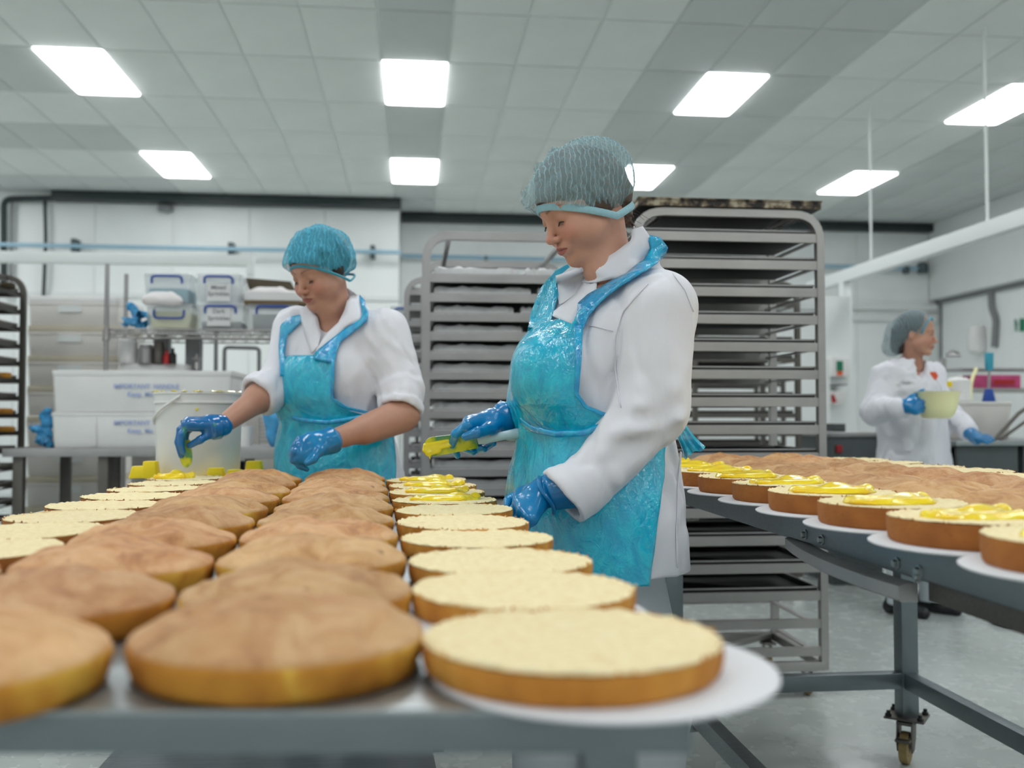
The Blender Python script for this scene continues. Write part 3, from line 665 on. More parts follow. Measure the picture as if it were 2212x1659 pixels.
def cake_dome(seed, r=.112, he=.029, hd=.025, seg=88):
    rs = np.random.RandomState(seed); ph = rs.uniform(0, 6.28, 8); g = G(); o3 = rs.uniform(0, 20)
    def w(a): return 1 + .012 * math.sin(2 * a + ph[0]) + .008 * math.sin(3 * a + ph[1]) + .004 * math.sin(7 * a + ph[2])
    V = []; F = []; P_ = [(.001, 0), (.93, 0), (.965, .10), (.985, .35), (.995, .62), (1.0, .82), (.992, .93)]
    rings = [(q * r, z * he) for q, z in P_]; k0 = len(rings)
    for t_ in np.linspace(.975, .03, 22): rings.append((t_ * r, he * .98 + hd * (1 - t_ ** 2.6)))
    off = rs.uniform(-.15, .15, 2)
    for k, (rr, z) in enumerate(rings):
        for i in range(seg):
            a = 2 * math.pi * i / seg; q = w(a); x = rr * q * math.cos(a); y = rr * q * math.sin(a); zz = z
            if k >= 2:
                nz = float(vnoise(np.array(x * 26 + o3), np.array(y * 26), np.array(z * 26))); n2 = float(vnoise(np.array(x * 75 + o3), np.array(y * 75), np.array(z * 75)))
                if k >= k0:
                    e = min(1, (1 - rr / r) * 6); zz += (.011 * nz + .004 * n2) * e + .05 * (x * off[0] + y * off[1]) * e
                    rg = abs(float(vnoise(np.array(x * 14 + o3 + 7), np.array(y * 14), np.array(3.3)))) ; zz -= .0045 * math.exp(-(rg / .03) ** 2) * e
                else: x *= 1 + .02 * n2 + .01 * nz; y *= 1 + .02 * n2 + .01 * nz
            V.append((x, y, zz))
    mi_side = k0 - 1
    for j in range(len(rings) - 1):
        for i in range(seg): F.append((j * seg + i, j * seg + (i + 1) % seg, (j + 1) * seg + (i + 1) % seg, (j + 1) * seg + i))
    nside = mi_side * seg; g.add(V, F[:nside], 1); n = g.n - len(V); 
    for f in F[nside:]: g.f.append(f); g.mi.append(0)
    g.f.append(tuple((len(rings) - 1) * seg + q for q in range(seg))); g.mi.append(0)
    return g.build('domed_cake', ['dome', 'domeside'], angle=60)
def curd(seed, L=.072, W_=.042):
    rs = np.random.RandomState(seed); F = Fld(); F.u(f_ell((0, 0, .001), (L, W_, .0065)), .01)
    p = [(-L * .9, -W_ * .5), (L * .55, -W_ * .75), (L * .7, -W_ * .35), (-L * .7, -W_ * .1), (-L * .75, W_ * .25), (L * .6, W_ * .2), (L * .95, W_ * .55), (-L * .4, W_ * .7)]
    p = [(x + rs.uniform(-.008, .008), y + rs.uniform(-.005, .005)) for x, y in p]
    for i in range(len(p) - 1): F.u(f_cone((*p[i], .004), (*p[i + 1], .0045 + rs.uniform(0, .002)), .0058, .0062), .009)
    F.u(f_ell((L * rs.uniform(.1, .6), 0, .007), (.022, .015, .010)), .012)
    F.disp(lambda X, Y, Z: .006 * vnoise(X * 45, Y * 45, Z * 45) + .0015 * vnoise(X * 130, Y * 130, Z * 130)); F.cut(lambda X, Y, Z: -Z - .001 + 0 * X + 0 * Y)
    v, q = F.mesh(.0026, smooth=2); return arr(v, q, 'curd_topping', 'curd')
protoF = [cake_flat(s_) for s_ in (1, 2, 3, 4)]; protoFd = [cake_flat(s_, side='crustd') for s_ in (5, 6, 7)]; protoT = [cake_flat(s_, h=.034, side='crustd') for s_ in (8, 9, 10)]
protoD = [cake_dome(s_) for s_ in (1, 2, 3, 4, 5)]; protoC = [curd(s_) for s_ in (1, 2, 3)]
for o in protoF + protoFd + protoT + protoD + protoC: COL.objects.unlink(o)
board0 = G().lathe((0, 0, 0), [(.001, 0), (.134, 0), (.136, .0012), (.136, .0028), (.134, .004), (.001, .004)], 96).build('cake_board', 'board', angle=40); COL.objects.unlink(board0)
def put(proto, loc, rz, label, cat, group, sc=1.0):
    o = proto.copy(); COL.objects.link(o); o.location = loc; o.rotation_euler = (0, 0, rz); o.scale = (sc,) * 3; return tag(o, label, cat, group)
def addcurd(cake, k, rz, h, sc=(1, 1, 1), off=(0, 0)):
    c = protoC[k % 3].copy(); COL.objects.link(c); c.parent = cake; c.location = (*off, h); c.rotation_euler = (0, 0, rz - cake.rotation_euler.z); c.scale = sc; return c
NTH = ['nearest', 'second', 'third', 'fourth', 'fifth', 'sixth', 'seventh', 'eighth', 'ninth', 'tenth', 'eleventh', 'twelfth']
ZT = .900; tdir = np.array((-.0442, .999)); tr = np.array((.999, .0442)); ta = math.atan2(.0442, .999)
def lt(lat, k, j=0): p = np.array((.124, .745)) + tdir * .2175 * k + tr * lat; return (p[0] + RS.uniform(-j, j), p[1] + RS.uniform(-j, j))
for k in range(10):
    x, y = lt(0, k, .003)
    if k < 2:
        b = put(board0, (x + (.024 if k == 0 else -.012), y + .0, ZT), 0, 'round white cake board under the %s plain sponge layer' % ('nearest' if k == 0 else 'second nearest'), 'cake board', 'white boards on the left table')
    c = put(protoF[k % 4], (x, y, ZT + (.0042 if k < 2 else .0005)), RS.uniform(0, 6), 'cut sponge layer%s, %s of the right-hand row, left table' % (' with lemon curd' if k >= 6 else '', NTH[k]), 'cake', 'cut sponge layers in the right-hand row of the left table', 1.0 if k else 1.035)
    if k >= 6: addcurd(c, k, RS.uniform(-.15, .15), .022, (1.05, .9, .9), (0, 0))
for k in range(10):
    x, y = lt(-.228, k, .003)
    put(protoD[k % 5], (x, y + (.042 if k == 0 else .012), ZT + .0005), RS.uniform(0, 6), 'golden domed cake, %s from the near end of the row beside the cut layers' % NTH[k], 'cake', 'domed cakes in the right dome row of the left table', 1.0 if k else 1.02)
for k in range(10):
    x, y = lt(-.457 - (.006 if k == 0 else 0), k, .003)
    put(protoD[(k + 2) % 5], (x, y + .01, ZT + .0005), RS.uniform(0, 6), 'golden domed cake, %s from the near end of the left dome row' % NTH[k], 'cake', 'domed cakes in the left dome row of the left table')
YS = [1.13, 1.345, 1.56, 1.78, 2.0, 2.22, 2.44, 2.65, 2.85]
for k, yy in enumerate(YS):
    x = .124 - .685 - (yy - .745) * .0442 + RS.uniform(-.003, .003)
    c = put(protoFd[k % 3], (x, yy, ZT + .0005), RS.uniform(0, 6), 'cut sponge layer%s, %s of the leftmost row, left table' % (' getting curd' if k == 8 else '', NTH[k]), 'cake', 'cut sponge layers in the leftmost row of the left table')
    if k == 8: q = GZ(405, 1024, ZT + .025); cc = addcurd(c, 1, 0, .0225, (.75, .85, 1.25), (0, 0)); v = Matrix.Rotation(-c.rotation_euler.z, 2) @ Vector((q[0] - x, 0)); cc.location = (v.x, v.y, .0225)
# right table cakes
ZR = .925; RX = (.768, .998, 1.226, 1.452); rowY = [1.012, 1.237, 1.462, 1.68, 1.90, 2.125, 2.35, 2.575, 2.80, 3.0]
for k, yy in enumerate(rowY):
    bx_ = put(board0, (RX[0] - .004, yy, ZR), 0, 'round white cake board overhanging the right table, %s from the near end' % NTH[k], 'cake board', 'white boards on the right table')
    c = put(protoT[k % 3], (RX[0] + RS.uniform(-.004, .004), yy, ZR + .0042), RS.uniform(0, 6), 'sponge layer with lemon curd, %s along the right table edge' % NTH[k], 'cake', 'curd-topped layers on the right table', 1.0)
    addcurd(c, k + 1, RS.uniform(-.3, .3), .034, (1.12, 1.3, .9), (0.0, 0.0))
    for q in (1, 2):
        if k < 10: put(protoD[(k + q) % 5], (RX[q] + RS.uniform(-.004, .004), yy + .01 + .02 * q, ZR + .0005), RS.uniform(0, 6), 'golden domed cake on the right table, %s in the %s dome row' % (NTH[k], ('inner left', 'inner right')[q - 1]), 'cake', 'domed cakes on the right table')
    put(protoT[(k + 1) % 3], (RX[3], yy + .02, ZR + .0005), RS.uniform(0, 6), 'plain sponge layer, %s in the far row of the right table' % NTH[k], 'cake', 'plain layers on the right table')
# clear film lying over the domed cakes of the right table
# ------------------------------------------------------------------ tables
def caster(parent, x, y, ztop, rz=0, name='caster'):
    c_, s_ = math.cos(rz), math.sin(rz); R = np.array([(c_, -s_, 0), (s_, c_, 0), (0, 0, 1)]); o = np.array((x, y, 0)); g = G(); r = .050; tr_ = .024
    g.box((-.060, -.052, ztop - .006), (.060, .052, ztop), R=R, o=o)
    for sx in (-1, 1):
        V = [(sx * .020, -.026, ztop - .012), (sx * .020, .040, ztop - .012), (sx * .020, .050, .072), (sx * .020, .036, .038), (sx * .020, .010, .040), (sx * .020, -.016, .070)]; V2 = [(sx * .024, *v[1:]) for v in V]
        g.add(np.array(V + V2) @ R.T + o, [tuple(range(6)), tuple(range(11, 5, -1))] + [(i, i + 6, (i + 1) % 6 + 6, (i + 1) % 6) for i in range(6)])
    g.box((-.024, -.030, ztop - .022), (.024, .044, ztop - .012), R=R, o=o); g.lathe(o + (0, 0, ztop - .014), [(.001, -.008), (.03, -.008), (.03, .008), (.001, .008)], 18)
    g.box((-.022, .046, .078), (.022, .078, .086), R=R, o=o)
    c = g.build(name, 'rackdark', parent, bevel=.001)
    A = R @ np.array([(0, 0, 1), (1, 0, 0), (0, 1, 0)], float)
    wh = G().lathe(np.array((0, tr_, r)) @ R.T + o, [(.001, -.013), (r * .5, -.013), (r * .55, -.010), (r * .8, -.014), (r * .96, -.013), (r, -.008), (r, .008), (r * .96, .013), (r * .8, .014), (r * .55, .010), (r * .5, .013), (.001, .013)], 28, axis=A).build('wheel', 'wheel', parent); wh.parent = c
    for dx, dy in ((-.048, -.040), (.048, -.040), (-.048, .040), (.048, .040)): b = G().lathe(np.array((dx, dy, ztop)) @ R.T + o, [(.001, 0), (.010, 0), (.010, .008), (.006, .010), (.006, .018), (.001, .019)], 8).build('bolt', 'black', parent); b.parent = c
    return c
# left table
lt_root = T('work_table', 'long steel table in front carrying rows of domed and cut cakes', 'table', (-.2, 1.9, 0)); Rt = np.stack([np.array((*tr, 0)), np.array((*tdir, 0)), ZV], 1); Ot = np.array((.186, .642, 0)) 
CQ = [(-.78, .738), (.190, .640), (.072, 2.86), (-.80, 3.0)]
def quad(pts, z0, z1, name, m): V = [(x, y, z0) for x, y in pts] + [(x, y, z1) for x, y in pts]; return G().add(V, [(3, 2, 1, 0), (4, 5, 6, 7)] + [(i, (i + 1) % 4, (i + 1) % 4 + 4, i + 4) for i in range(4)]).build(name, m, lt_root, bevel=.0018)
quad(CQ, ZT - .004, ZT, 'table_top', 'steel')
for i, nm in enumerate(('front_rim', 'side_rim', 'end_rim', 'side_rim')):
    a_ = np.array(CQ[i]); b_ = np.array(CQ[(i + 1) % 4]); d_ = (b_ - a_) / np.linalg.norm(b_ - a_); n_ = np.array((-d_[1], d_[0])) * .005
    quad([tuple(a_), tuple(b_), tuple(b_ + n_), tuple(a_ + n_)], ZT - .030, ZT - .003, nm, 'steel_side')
for (lx, ly) in ((.145, .690), (-.72, .78), (.03, 2.80), (-.745, 2.92)):
    G().box((lx - .019, ly, .145), (lx + .019, ly + .038, ZT - .004)).build('leg', 'steel_side', lt_root, bevel=.002); caster(lt_root, lx, ly + .02, .145)
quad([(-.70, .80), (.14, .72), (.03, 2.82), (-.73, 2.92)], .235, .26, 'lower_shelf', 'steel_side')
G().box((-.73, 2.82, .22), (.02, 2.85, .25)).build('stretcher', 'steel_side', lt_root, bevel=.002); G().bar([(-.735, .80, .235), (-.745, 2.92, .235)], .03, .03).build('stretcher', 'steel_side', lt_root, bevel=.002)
# right table
rt_root = T('work_table', 'steel wheeled table on the right edged with curd-topped cakes', 'table', (1.2, 2.0, 0)); x0, x1, y0, y1 = .752, 1.66, .90, 3.16
G().box((x0, y0, ZR - .004), (x1, y1, ZR)).build('table_top', 'steel', rt_root, bevel=.0015)
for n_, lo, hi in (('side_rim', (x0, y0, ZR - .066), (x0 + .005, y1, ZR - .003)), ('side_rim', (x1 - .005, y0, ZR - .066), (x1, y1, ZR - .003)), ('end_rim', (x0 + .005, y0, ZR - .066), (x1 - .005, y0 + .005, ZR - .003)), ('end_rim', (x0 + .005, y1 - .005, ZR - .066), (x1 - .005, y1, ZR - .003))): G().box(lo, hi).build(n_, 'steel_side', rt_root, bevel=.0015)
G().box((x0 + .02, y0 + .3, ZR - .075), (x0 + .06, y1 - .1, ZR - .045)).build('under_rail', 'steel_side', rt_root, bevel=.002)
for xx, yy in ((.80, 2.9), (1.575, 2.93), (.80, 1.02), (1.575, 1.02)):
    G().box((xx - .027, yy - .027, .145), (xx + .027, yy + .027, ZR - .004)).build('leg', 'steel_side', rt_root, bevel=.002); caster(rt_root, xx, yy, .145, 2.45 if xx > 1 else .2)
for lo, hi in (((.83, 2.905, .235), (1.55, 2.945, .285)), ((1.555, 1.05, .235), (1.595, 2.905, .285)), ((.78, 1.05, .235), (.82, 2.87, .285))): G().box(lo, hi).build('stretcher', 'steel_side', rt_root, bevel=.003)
for px_, py_ in ((1741, 1155), (1777, 1166), (1939, 1217), (1987, 1234), (1986, 1246)):
    p = PX(px_, py_, x0); A = np.array([(0, 0, 1), (0, 1, 0), (1, 0, 0)], float); G().lathe(p, [(.001, -.009), (.0055, -.009), (.0065, -.006), (.0065, -.003), (.010, -.0025), (.010, 0), (.001, 0)], 6, axis=A).build('bolt', 'bolt', rt_root, angle=25)
# curved steel bumper under the rim
pA = PX(1712, 1188, x0 + .02); pB = PX(1975, 1270, x0 - .005); V = []; nb = 18
g = G()
for i in range(nb + 1):
    t_ = i / nb; p = np.array((x0 + .026 - .066 * math.sin(math.pi * (.08 + .62 * t_)) ** .8, pA[1] + (pB[1] - pA[1]) * t_, 0)); zt_ = ZR - .068 - .006 * t_; V += [(p[0] + .012, p[1], zt_), (p[0], p[1], zt_ - .004), (p[0], p[1], zt_ - .024), (p[0] + .006, p[1], zt_ - .028), (p[0] + .030, p[1], zt_ - .028), (p[0] + .030, p[1], zt_)]
g.add(V, [(i * 6 + k, i * 6 + (k + 1) % 6, i * 6 + 6 + (k + 1) % 6, i * 6 + 6 + k) for i in range(nb) for k in range(6)] + [(5, 4, 3, 2, 1, 0), tuple(nb * 6 + k for k in range(6))]).build('curved_bumper', 'rack2', rt_root, angle=50)
G().box((x0 + .015, y0 + .02, ZR - .100), (x0 + .055, pB[1] - .003, ZR - .068)).build('lower_rail', 'rackdark', rt_root, bevel=.002)
# ------------------------------------------------------------------ bucket on its yellow base
bk = T('bucket', 'large white catering bucket with curd drips behind the leftmost cakes', 'bucket', PY(430, 1020, 3.24)); c = np.array((PY(430, 900, 3.22)[0], 3.22, ZT + .012)); br = .139
cols = None; zt_ = PY(430, 846, 3.1)[2]; hb = zt_ - c[2]
G().lathe(c, [(.001, 0), (br * .93, 0), (br * .945, .006), (br * .985, hb * .86), (br * 1.03, hb * .865), (br * 1.03, hb * .885), (br * .99, hb * .89), (br, hb * .97), (br * 1.03, hb * .975), (br * 1.03, hb), (br * .98, hb), (br * .93, .01), (.001, .008)], 64, caps=False).build('pail', 'white_plastic', bk)
sm = G(); rs = np.random.RandomState(4)
for _ in range(40):
    a = rs.uniform(0, 6.28); p = c + np.array((br * 1.005 * math.cos(a), br * 1.005 * math.sin(a), hb + .001)); s_ = rs.uniform(.004, .014); sm.add(p + np.array([(s_, 0, 0), (0, s_, 0), (-s_, 0, 0), (0, -s_, 0), (0, 0, .004), (0, 0, -.002)]), [(0, 1, 4), (1, 2, 4), (2, 3, 4), (3, 0, 4), (1, 0, 5), (2, 1, 5), (3, 2, 5), (0, 3, 5)])
for (x, y) in ((426, 885), (474, 904)):
    q = PY(x, y, 3.080); s_ = .0045; sm.add(q + np.array([(s_, 0, s_ * .6), (0, 0, s_ * 1.6), (-s_ * 1.4, 0, -.2 * s_), (0, 0, -s_), (0, -.0015, 0), (0, .01, 0)]), [(0, 1, 4), (1, 2, 4), (2, 3, 4), (3, 0, 4), (1, 0, 5), (2, 1, 5), (3, 2, 5), (0, 3, 5)])
sm.build('curd_smear', 'drip', bk)['kind'] = 'stuff'
h0 = PY(372, 868, 3.1); G().tube(arcpath([c + (-br * 1.02, 0, hb * .62), PY(330, 905, 3.16), PY(345, 885, 3.1), PY(378, 862, 3.07), PY(392, 852, 3.09)], .03), .0045, 8).build('bail_handle', 'white_plastic', bk)
G().box(PY(384, 884, 3.09) - (0, 0, 0), PY(396, 858, 3.10) + (0, .03, 0)).build('handle_lug', 'white_plastic', bk, bevel=.003)
yb = T('bucket_stand', 'stand with a yellow lugged plate under the white bucket', 'stand', (c[0], c[1], ZT))
G().lathe((c[0], c[1], ZT), [(.001, 0), (.16, 0), (.165, .004), (.165, .011), (.001, .0115)], 40).build('base_plate', 'yellow', yb)
G().lathe((c[0], c[1], 0), [(.001, 0), (.15, 0), (.15, .02), (.04, .03), (.04, ZT - .01), (.1, ZT), (.001, ZT)], 24).build('pedestal', 'steel_side', yb)
for i, (x, y, w_, h_) in enumerate(((312, 1016, .085, .035), (326, 1010, .05, .05), (467, 1015, .055, .028), (508, 1018, .05, .022), (536, 1006, .060, .044))):
    p = PY(x, y, 3.08); G().taper((p[0], 3.08 if i != 4 else 3.2), w_, .05, w_ * .8, .04, ZT + .010, ZT + .012 + h_, r=.006).build('lug', 'yellow', yb, bevel=.002)
# ------------------------------------------------------------------ back bench, left
bt = T('back_bench', 'steel bench at the back left carrying long white crates', 'bench', (-1.4, 5.6, 0)); zb_ = PY(300, 968, 5.3)[2]
G().box((-2.175, 5.3, zb_ - .045), (-.45, 5.85, zb_)).build('bench_top', 'rack2', bt, bevel=.004)
for x in (PY(43, 1000, 5.36)[0], PY(226, 1000, 5.36)[0], -.55): G().box((x - .026, 5.33, 0), (x + .026, 5.38, zb_ - .045)).build('leg', 'rackdark', bt, bevel=.003)
for x in (-2.02, PY(250, 1000, 5.8)[0], -.55): G().box((x - .026, 5.77, 0), (x + .026, 5.82, zb_ - .045)).build('leg', 'rackdark', bt, bevel=.003)
def crate(name, label, x0, x1, y0, y1, z0, z1, mat='white_plastic', lip=.022, ribs=(), group=None, lidm=None, lidh=.03):
    r = T(name, label, 'crate', ((x0 + x1) / 2, (y0 + y1) / 2, z0), group); g = G(); cx, cy = (x0 + x1) / 2, (y0 + y1) / 2; w_, d_ = x1 - x0, y1 - y0
    g.taper((cx, cy), w_ * .97, d_ * .95, w_ * .99, d_ * .99, z0, z1 - lip, r=.02)
    g.taper((cx, cy), w_, d_, w_, d_, z1 - lip, z1, r=.02)
    for x in ribs: g.box((x - .006, y0 - .002, z0 + .01), (x + .006, y0 + .03, z1 - lip))
    g.box((x0 + .02, y0 + .004, z1 - lip - .014), (x1 - .02, y0 + .03, z1 - lip - .006)); g.build('tub', mat, r, bevel=.003)
    if lidm: G().taper((cx, cy), w_ * 1.0, d_ * 1.0, w_ * .99, d_ * .99, z1, z1 + lidh, r=.02).build('lid', lidm, r, bevel=.004)
    return r
xl, xr = PY(108, 900, 5.32)[0], PY(502, 900, 5.32)[0]; zm = PY(300, 890, 5.32)[2]; ztop = PY(300, 800, 5.32)[2]
def printed(parent, x, y, txt, size, Y, m='blueink', al='LEFT'):
    cu = bpy.data.curves.new('printed_text', 'FONT'); cu.body = txt; cu.size = size; cu.extrude = .0006; cu.align_x = al; cu.offset = size * .02; cu.materials.append(M[m]); o = bpy.data.objects.new('printed_text', cu); COL.objects.link(o); o.rotation_euler = (math.pi / 2, 0, 0)
    p = PY(x, y, Y); loc_ = Vector(p) - parent.location; me = bpy.data.meshes.new_from_object(o); me.name = 'printed_text'; q_ = bpy.data.objects.new('printed_text', me); q_.rotation_euler = o.rotation_euler; bpy.data.objects.remove(o); COL.objects.link(q_); q_.parent = parent; q_.location = loc_; return q_
c1 = crate('storage_crate', 'long white crate with blue print, lower of two on the back bench', xl, xr, 5.32, 5.8, zb_ + .001, zm - .002, ribs=(PY(205, 930, 5.32)[0],), lip=.02)
c2 = crate('storage_crate', 'long white crate with blue print, upper of two on the back bench', xl, xr, 5.32, 5.8, zm, ztop, lip=.03)
for cc, y in ((c1, 918), (c2, 839)):
    printed(cc, 245, y, 'IMPORTANT  HANDLE', .034, 5.318); printed(cc, 275, y + 17, 'Keep  Me', .034, 5.318)
# cream bins in a tall stack
xl, xr = PY(58, 700, 6.3)[0], PY(256, 700, 6.3)[0]; ys = [645, 709, 774, 840, 905, 970, 1035, 1100, 1165]; zs_ = [PY(150, y, 6.3)[2] for y in ys]
for k in range(8):
    z1_, z0_ = zs_[k], zs_[k + 1]
    if z0_ < 0 or k == 7: z0_ = -.020
    b = crate('storage_bin', 'cream plastic bin, %s of the tall stack behind the white crates' % (ORD[k] if k < 7 else 'lowest'), xl, xr, 6.3, 6.9, z0_ + .020, z1_ - .022, 'bin_plastic', lip=.02, group='stacked cream bins', lidm='bin_lid' if k else 'white_plastic', lidh=.040)
    p = PY(150, ys[k] + 22, 6.296); G().box(p - (.07, .001, .022), p + (.07, .004, .022)).build('paper_label', 'trim', b, smooth=False)
# wire shelf
sh = T('wire_shelf', 'chrome wire shelf unit holding clear lidded boxes behind the left woman', 'shelf', (-.9, 6.1, 0)); z_ = PY(400, 712, 5.9)[2]; xs0 = PY(230, 700, 5.9)[0]; xs1 = .02
for (x, y, zt2) in ((xs0, 5.9, PY(230, 570, 5.9)[2]), (xs0, 6.28, PY(256, 592, 6.28)[2]), (xs1, 5.9, 1.75), (xs1, 6.28, 1.75)): G().tube([(x, y, 0), (x, y, zt2)], .0135, 12).build('post', 'rack2', sh)
for kk, zz in enumerate((z_,)):
    g = G()
    for z2 in (zz, zz - .028, zz - .05):
        g.tube([(xs0, 5.9, z2), (xs1, 5.9, z2)], .0065, 6).tube([(xs0, 6.28, z2), (xs1, 6.28, z2)], .005, 6)
    g.tube([(xs0, 5.9, zz), (xs0, 6.28, zz)], .005, 6).tube([(xs1, 5.9, zz), (xs1, 6.28, zz)], .005, 6)
    for yy in (5.9, 6.28):
        n_ = 52; g.tube([(xs0 + (xs1 - xs0) * i / n_, yy, zz - (.05 if i % 2 else 0)) for i in range(n_ + 1)], .0045, 5)
    for i in range(74): x = xs0 + .02 + (xs1 - xs0 - .04) * i / 73; g.tube([(x, 5.9, zz + .004), (x, 6.28, zz + .004)], .0025, 4)
    g.build('wire_deck', 'rack', sh)
    G().lathe((xs0, 5.9, zz - .04), [(.014, -.03), (.022, -.03), (.020, .035), (.014, .035)], 12).build('shelf_collar', 'rack', sh)
zs0 = z_ + .008
def lidbox(label, px0, px1, pyt, pyb, Y=5.93, zb=None, contents=None, paper=None, handle='blue', dz=.30, hinv=False):
    a = PY(px0, pyb, Y); b = PY(px1, pyt, Y); z0 = zs0 if zb is None else zb; z1 = b[2]; r = T('clear_box', label, 'box', ((a[0] + b[0]) / 2, Y + dz / 2, z0), 'lidded boxes on the wire shelf'); cx = (a[0] + b[0]) / 2; w_ = b[0] - a[0]
    g = G().taper((cx, Y + dz / 2), w_ * .92, dz * .94, w_, dz, z0, z1 - .018, r=.015); g.build('tub', 'clear', r, bevel=.002)
    G().taper((cx, Y + dz / 2), w_ * 1.02, dz * 1.02, w_ * 1.0, dz, z1 - .018, z1, r=.015).build('lid', 'clear', r, bevel=.003)
    if contents: G().taper((cx, Y + dz / 2), w_ * .84, dz * .84, w_ * .84, dz * .84, z0 + .006, z0 + (z1 - z0) * contents[1], r=.02).build('contents', contents[0], r, bevel=.006)
    hw = w_ * .32; zz = z1 - .02; dn = .05 if not hinv else -.05
    yy = Y - .012; pth = [(cx - hw, yy + .01, zz - dn * .9), (cx - hw, yy, zz), (cx + hw, yy, zz), (cx + hw, yy + .01, zz - dn * .9)]
    if hinv: pth = [(cx - hw, yy + .01, zz - .02), (cx - hw, yy, zz - .07), (cx + hw, yy, zz - .07), (cx + hw, yy + .01, zz - .02)]
    G().tube(arcpath(pth, .025), .007, 8).build('clip_handle', handle, r)
    if paper:
        x0_, x1_, y0_, y1_ = paper[:4]; p0 = PY(x0_, y1_, Y - .004); p1 = PY(x1_, y0_, Y - .004); s = G().box((p0[0], Y - .006, p0[2]), (p1[0], Y - .003, p1[2])).build('paper_sign', 'paper', r, smooth=False)
        for i, tx in enumerate(paper[4]):
            o = printed(r, (x0_ + x1_) / 2, y0_ + (y1_ - y0_) * (.34 + .36 * i), tx, .036, Y - .0068, 'ink', 'CENTER')
    return z1
zq = PY(350, 655, 5.93)[2]
lidbox('clear box with blue gloves inside, upper left on the wire shelf', 309, 412, 590, 655, zb=zq + .004, contents=('teal', .5)); lidbox('box of pale yellow goods with a dropped handle, lower left on the wire shelf', 314, 416, 656, 704, contents=('pale_yellow', .7), hinv=True)
lidbox('clear box with a white paper sign, upper middle on the wire shelf', 424, 520, 591, 652, zb=zq + .004, paper=(447, 497, 612, 650, ('Mixed', 'Sprinkles')), contents=('clear', .6))
lidbox('clear box with a white paper sign, lower middle on the wire shelf', 424, 528, 655, 706, paper=(447, 498, 662, 704, ('Dark', 'Sprinkles')), contents=('grey', .3))
lidbox('grey-filled clear box with blue handle under the open carton', 534, 646, 656, 706, contents=('grey', .6)); lidbox('clear box with white sign standing alone behind the left woman', 842, 902, 660, 716, paper=(852, 893, 675, 708, ('ICING',)))
oc = T('open_carton', 'open brown carton of white bags on top of the shelf boxes', 'carton', PY(590, 655, 5.95)); a = PY(528, 655, 5.93); b = PY(648, 632, 5.93)
G().box((a[0], 5.92, zq + .004), (b[0] + .04, 6.23, zq + .022)).build('base_tray', 'card', oc, smooth=False); G().box((a[0], 5.93, zq + .023), (b[0], 6.22, zq + .026)).box((a[0], 5.93, zq + .016), (b[0], 5.936, b[2])).box((a[0], 6.21, zq + .016), (b[0], 6.22, b[2])).box((a[0], 5.936, zq + .016), (a[0] + .006, 6.21, b[2])).box((b[0] - .006, 5.936, zq + .016), (b[0], 6.21, b[2])).build('carton_body', 'paper', oc, smooth=False)
f0 = PY(530, 600, 6.2); f1 = PY(628, 608, 6.2); G().add([(f0[0], 6.2, f0[2]), (f1[0], 6.2, f1[2]), (b[0] - .02, 6.06, b[2] - .01), (a[0] + .02, 6.06, b[2] - .01), (f0[0], 6.206, f0[2]), (f1[0], 6.206, f1[2]), (b[0] - .02, 6.066, b[2] - .01), (a[0] + .02, 6.066, b[2] - .01)], [(0, 1, 2, 3), (7, 6, 5, 4), (0, 4, 5, 1), (1, 5, 6, 2), (2, 6, 7, 3), (3, 7, 4, 0)]).build('flap', 'carddark', oc, smooth=False)
def lump(name, label, cat, cpts, m, h=.012, amp=.02, fr=14, rot=None):
    F = Fld()
    for a, b, ra, rb in cpts: F.u(f_cone(a, b, ra, rb), .03)
    F.disp(lambda X, Y, Z: amp * vnoise(X * fr, Y * fr, Z * fr) + amp * .5 * vnoise(X * fr * 2.6, Y * fr * 2.6, Z * fr * 2.6)); v, q = F.mesh(h); loc = np.array([v[:, 0].mean(), v[:, 1].mean(), v[:, 2].min()]); o = arr(v - loc, q, name, m); o.location = loc; return tag(o, label, cat)
lump('cloth_bags', 'crumpled white bags filling the open carton', 'bags', [(PY(540, 642, 6.05), PY(630, 642, 6.05), .045, .045), (PY(560, 634, 6.05), PY(600, 632, 6.05), .035, .04)], 'towel', .01, .012, 22)
lump('folded_cloth', 'white cloth folded over the lower left shelf box', 'cloth', [(PY(318, 648, 5.86), PY(385, 650, 5.86), .03, .03), (PY(330, 640, 5.88), PY(370, 640, 5.88), .03, .03)], 'towel', .01, .010, 20)
lump('blue_gloves', 'crumpled blue gloves at the left end of the wire shelf', 'gloves', [(PY(268, 700, 6.0), PY(306, 692, 6.0), .02, .035), (PY(306, 690, 6.0), PY(288, 664, 6.0), .035, .02), (PY(300, 700, 6.0), PY(312, 690, 6.0), .03, .03)], 'bluebag', .006, .05, 30)
lump('blue_bag', 'crumpled blue plastic bag left of the white crates', 'bag', [(PY(100, 900, 5.45), PY(105, 958, 5.45), .035, .03), (PY(98, 935, 5.45), PY(70, 925, 5.45), .030, .012), (PY(92, 950, 5.45), PY(106, 960, 5.45), .03, .03)], 'bluebag', .006, .05, 28)
lump('blue_sack', 'clear blue sack with dark foot hanging behind the left woman', 'bag', [(PY(600, 885, 4.6), PY(600, 955, 4.6), .065, .045), (PY(615, 870, 4.6), PY(605, 900, 4.6), .03, .07)], 'bluebag', .009, .02, 16)
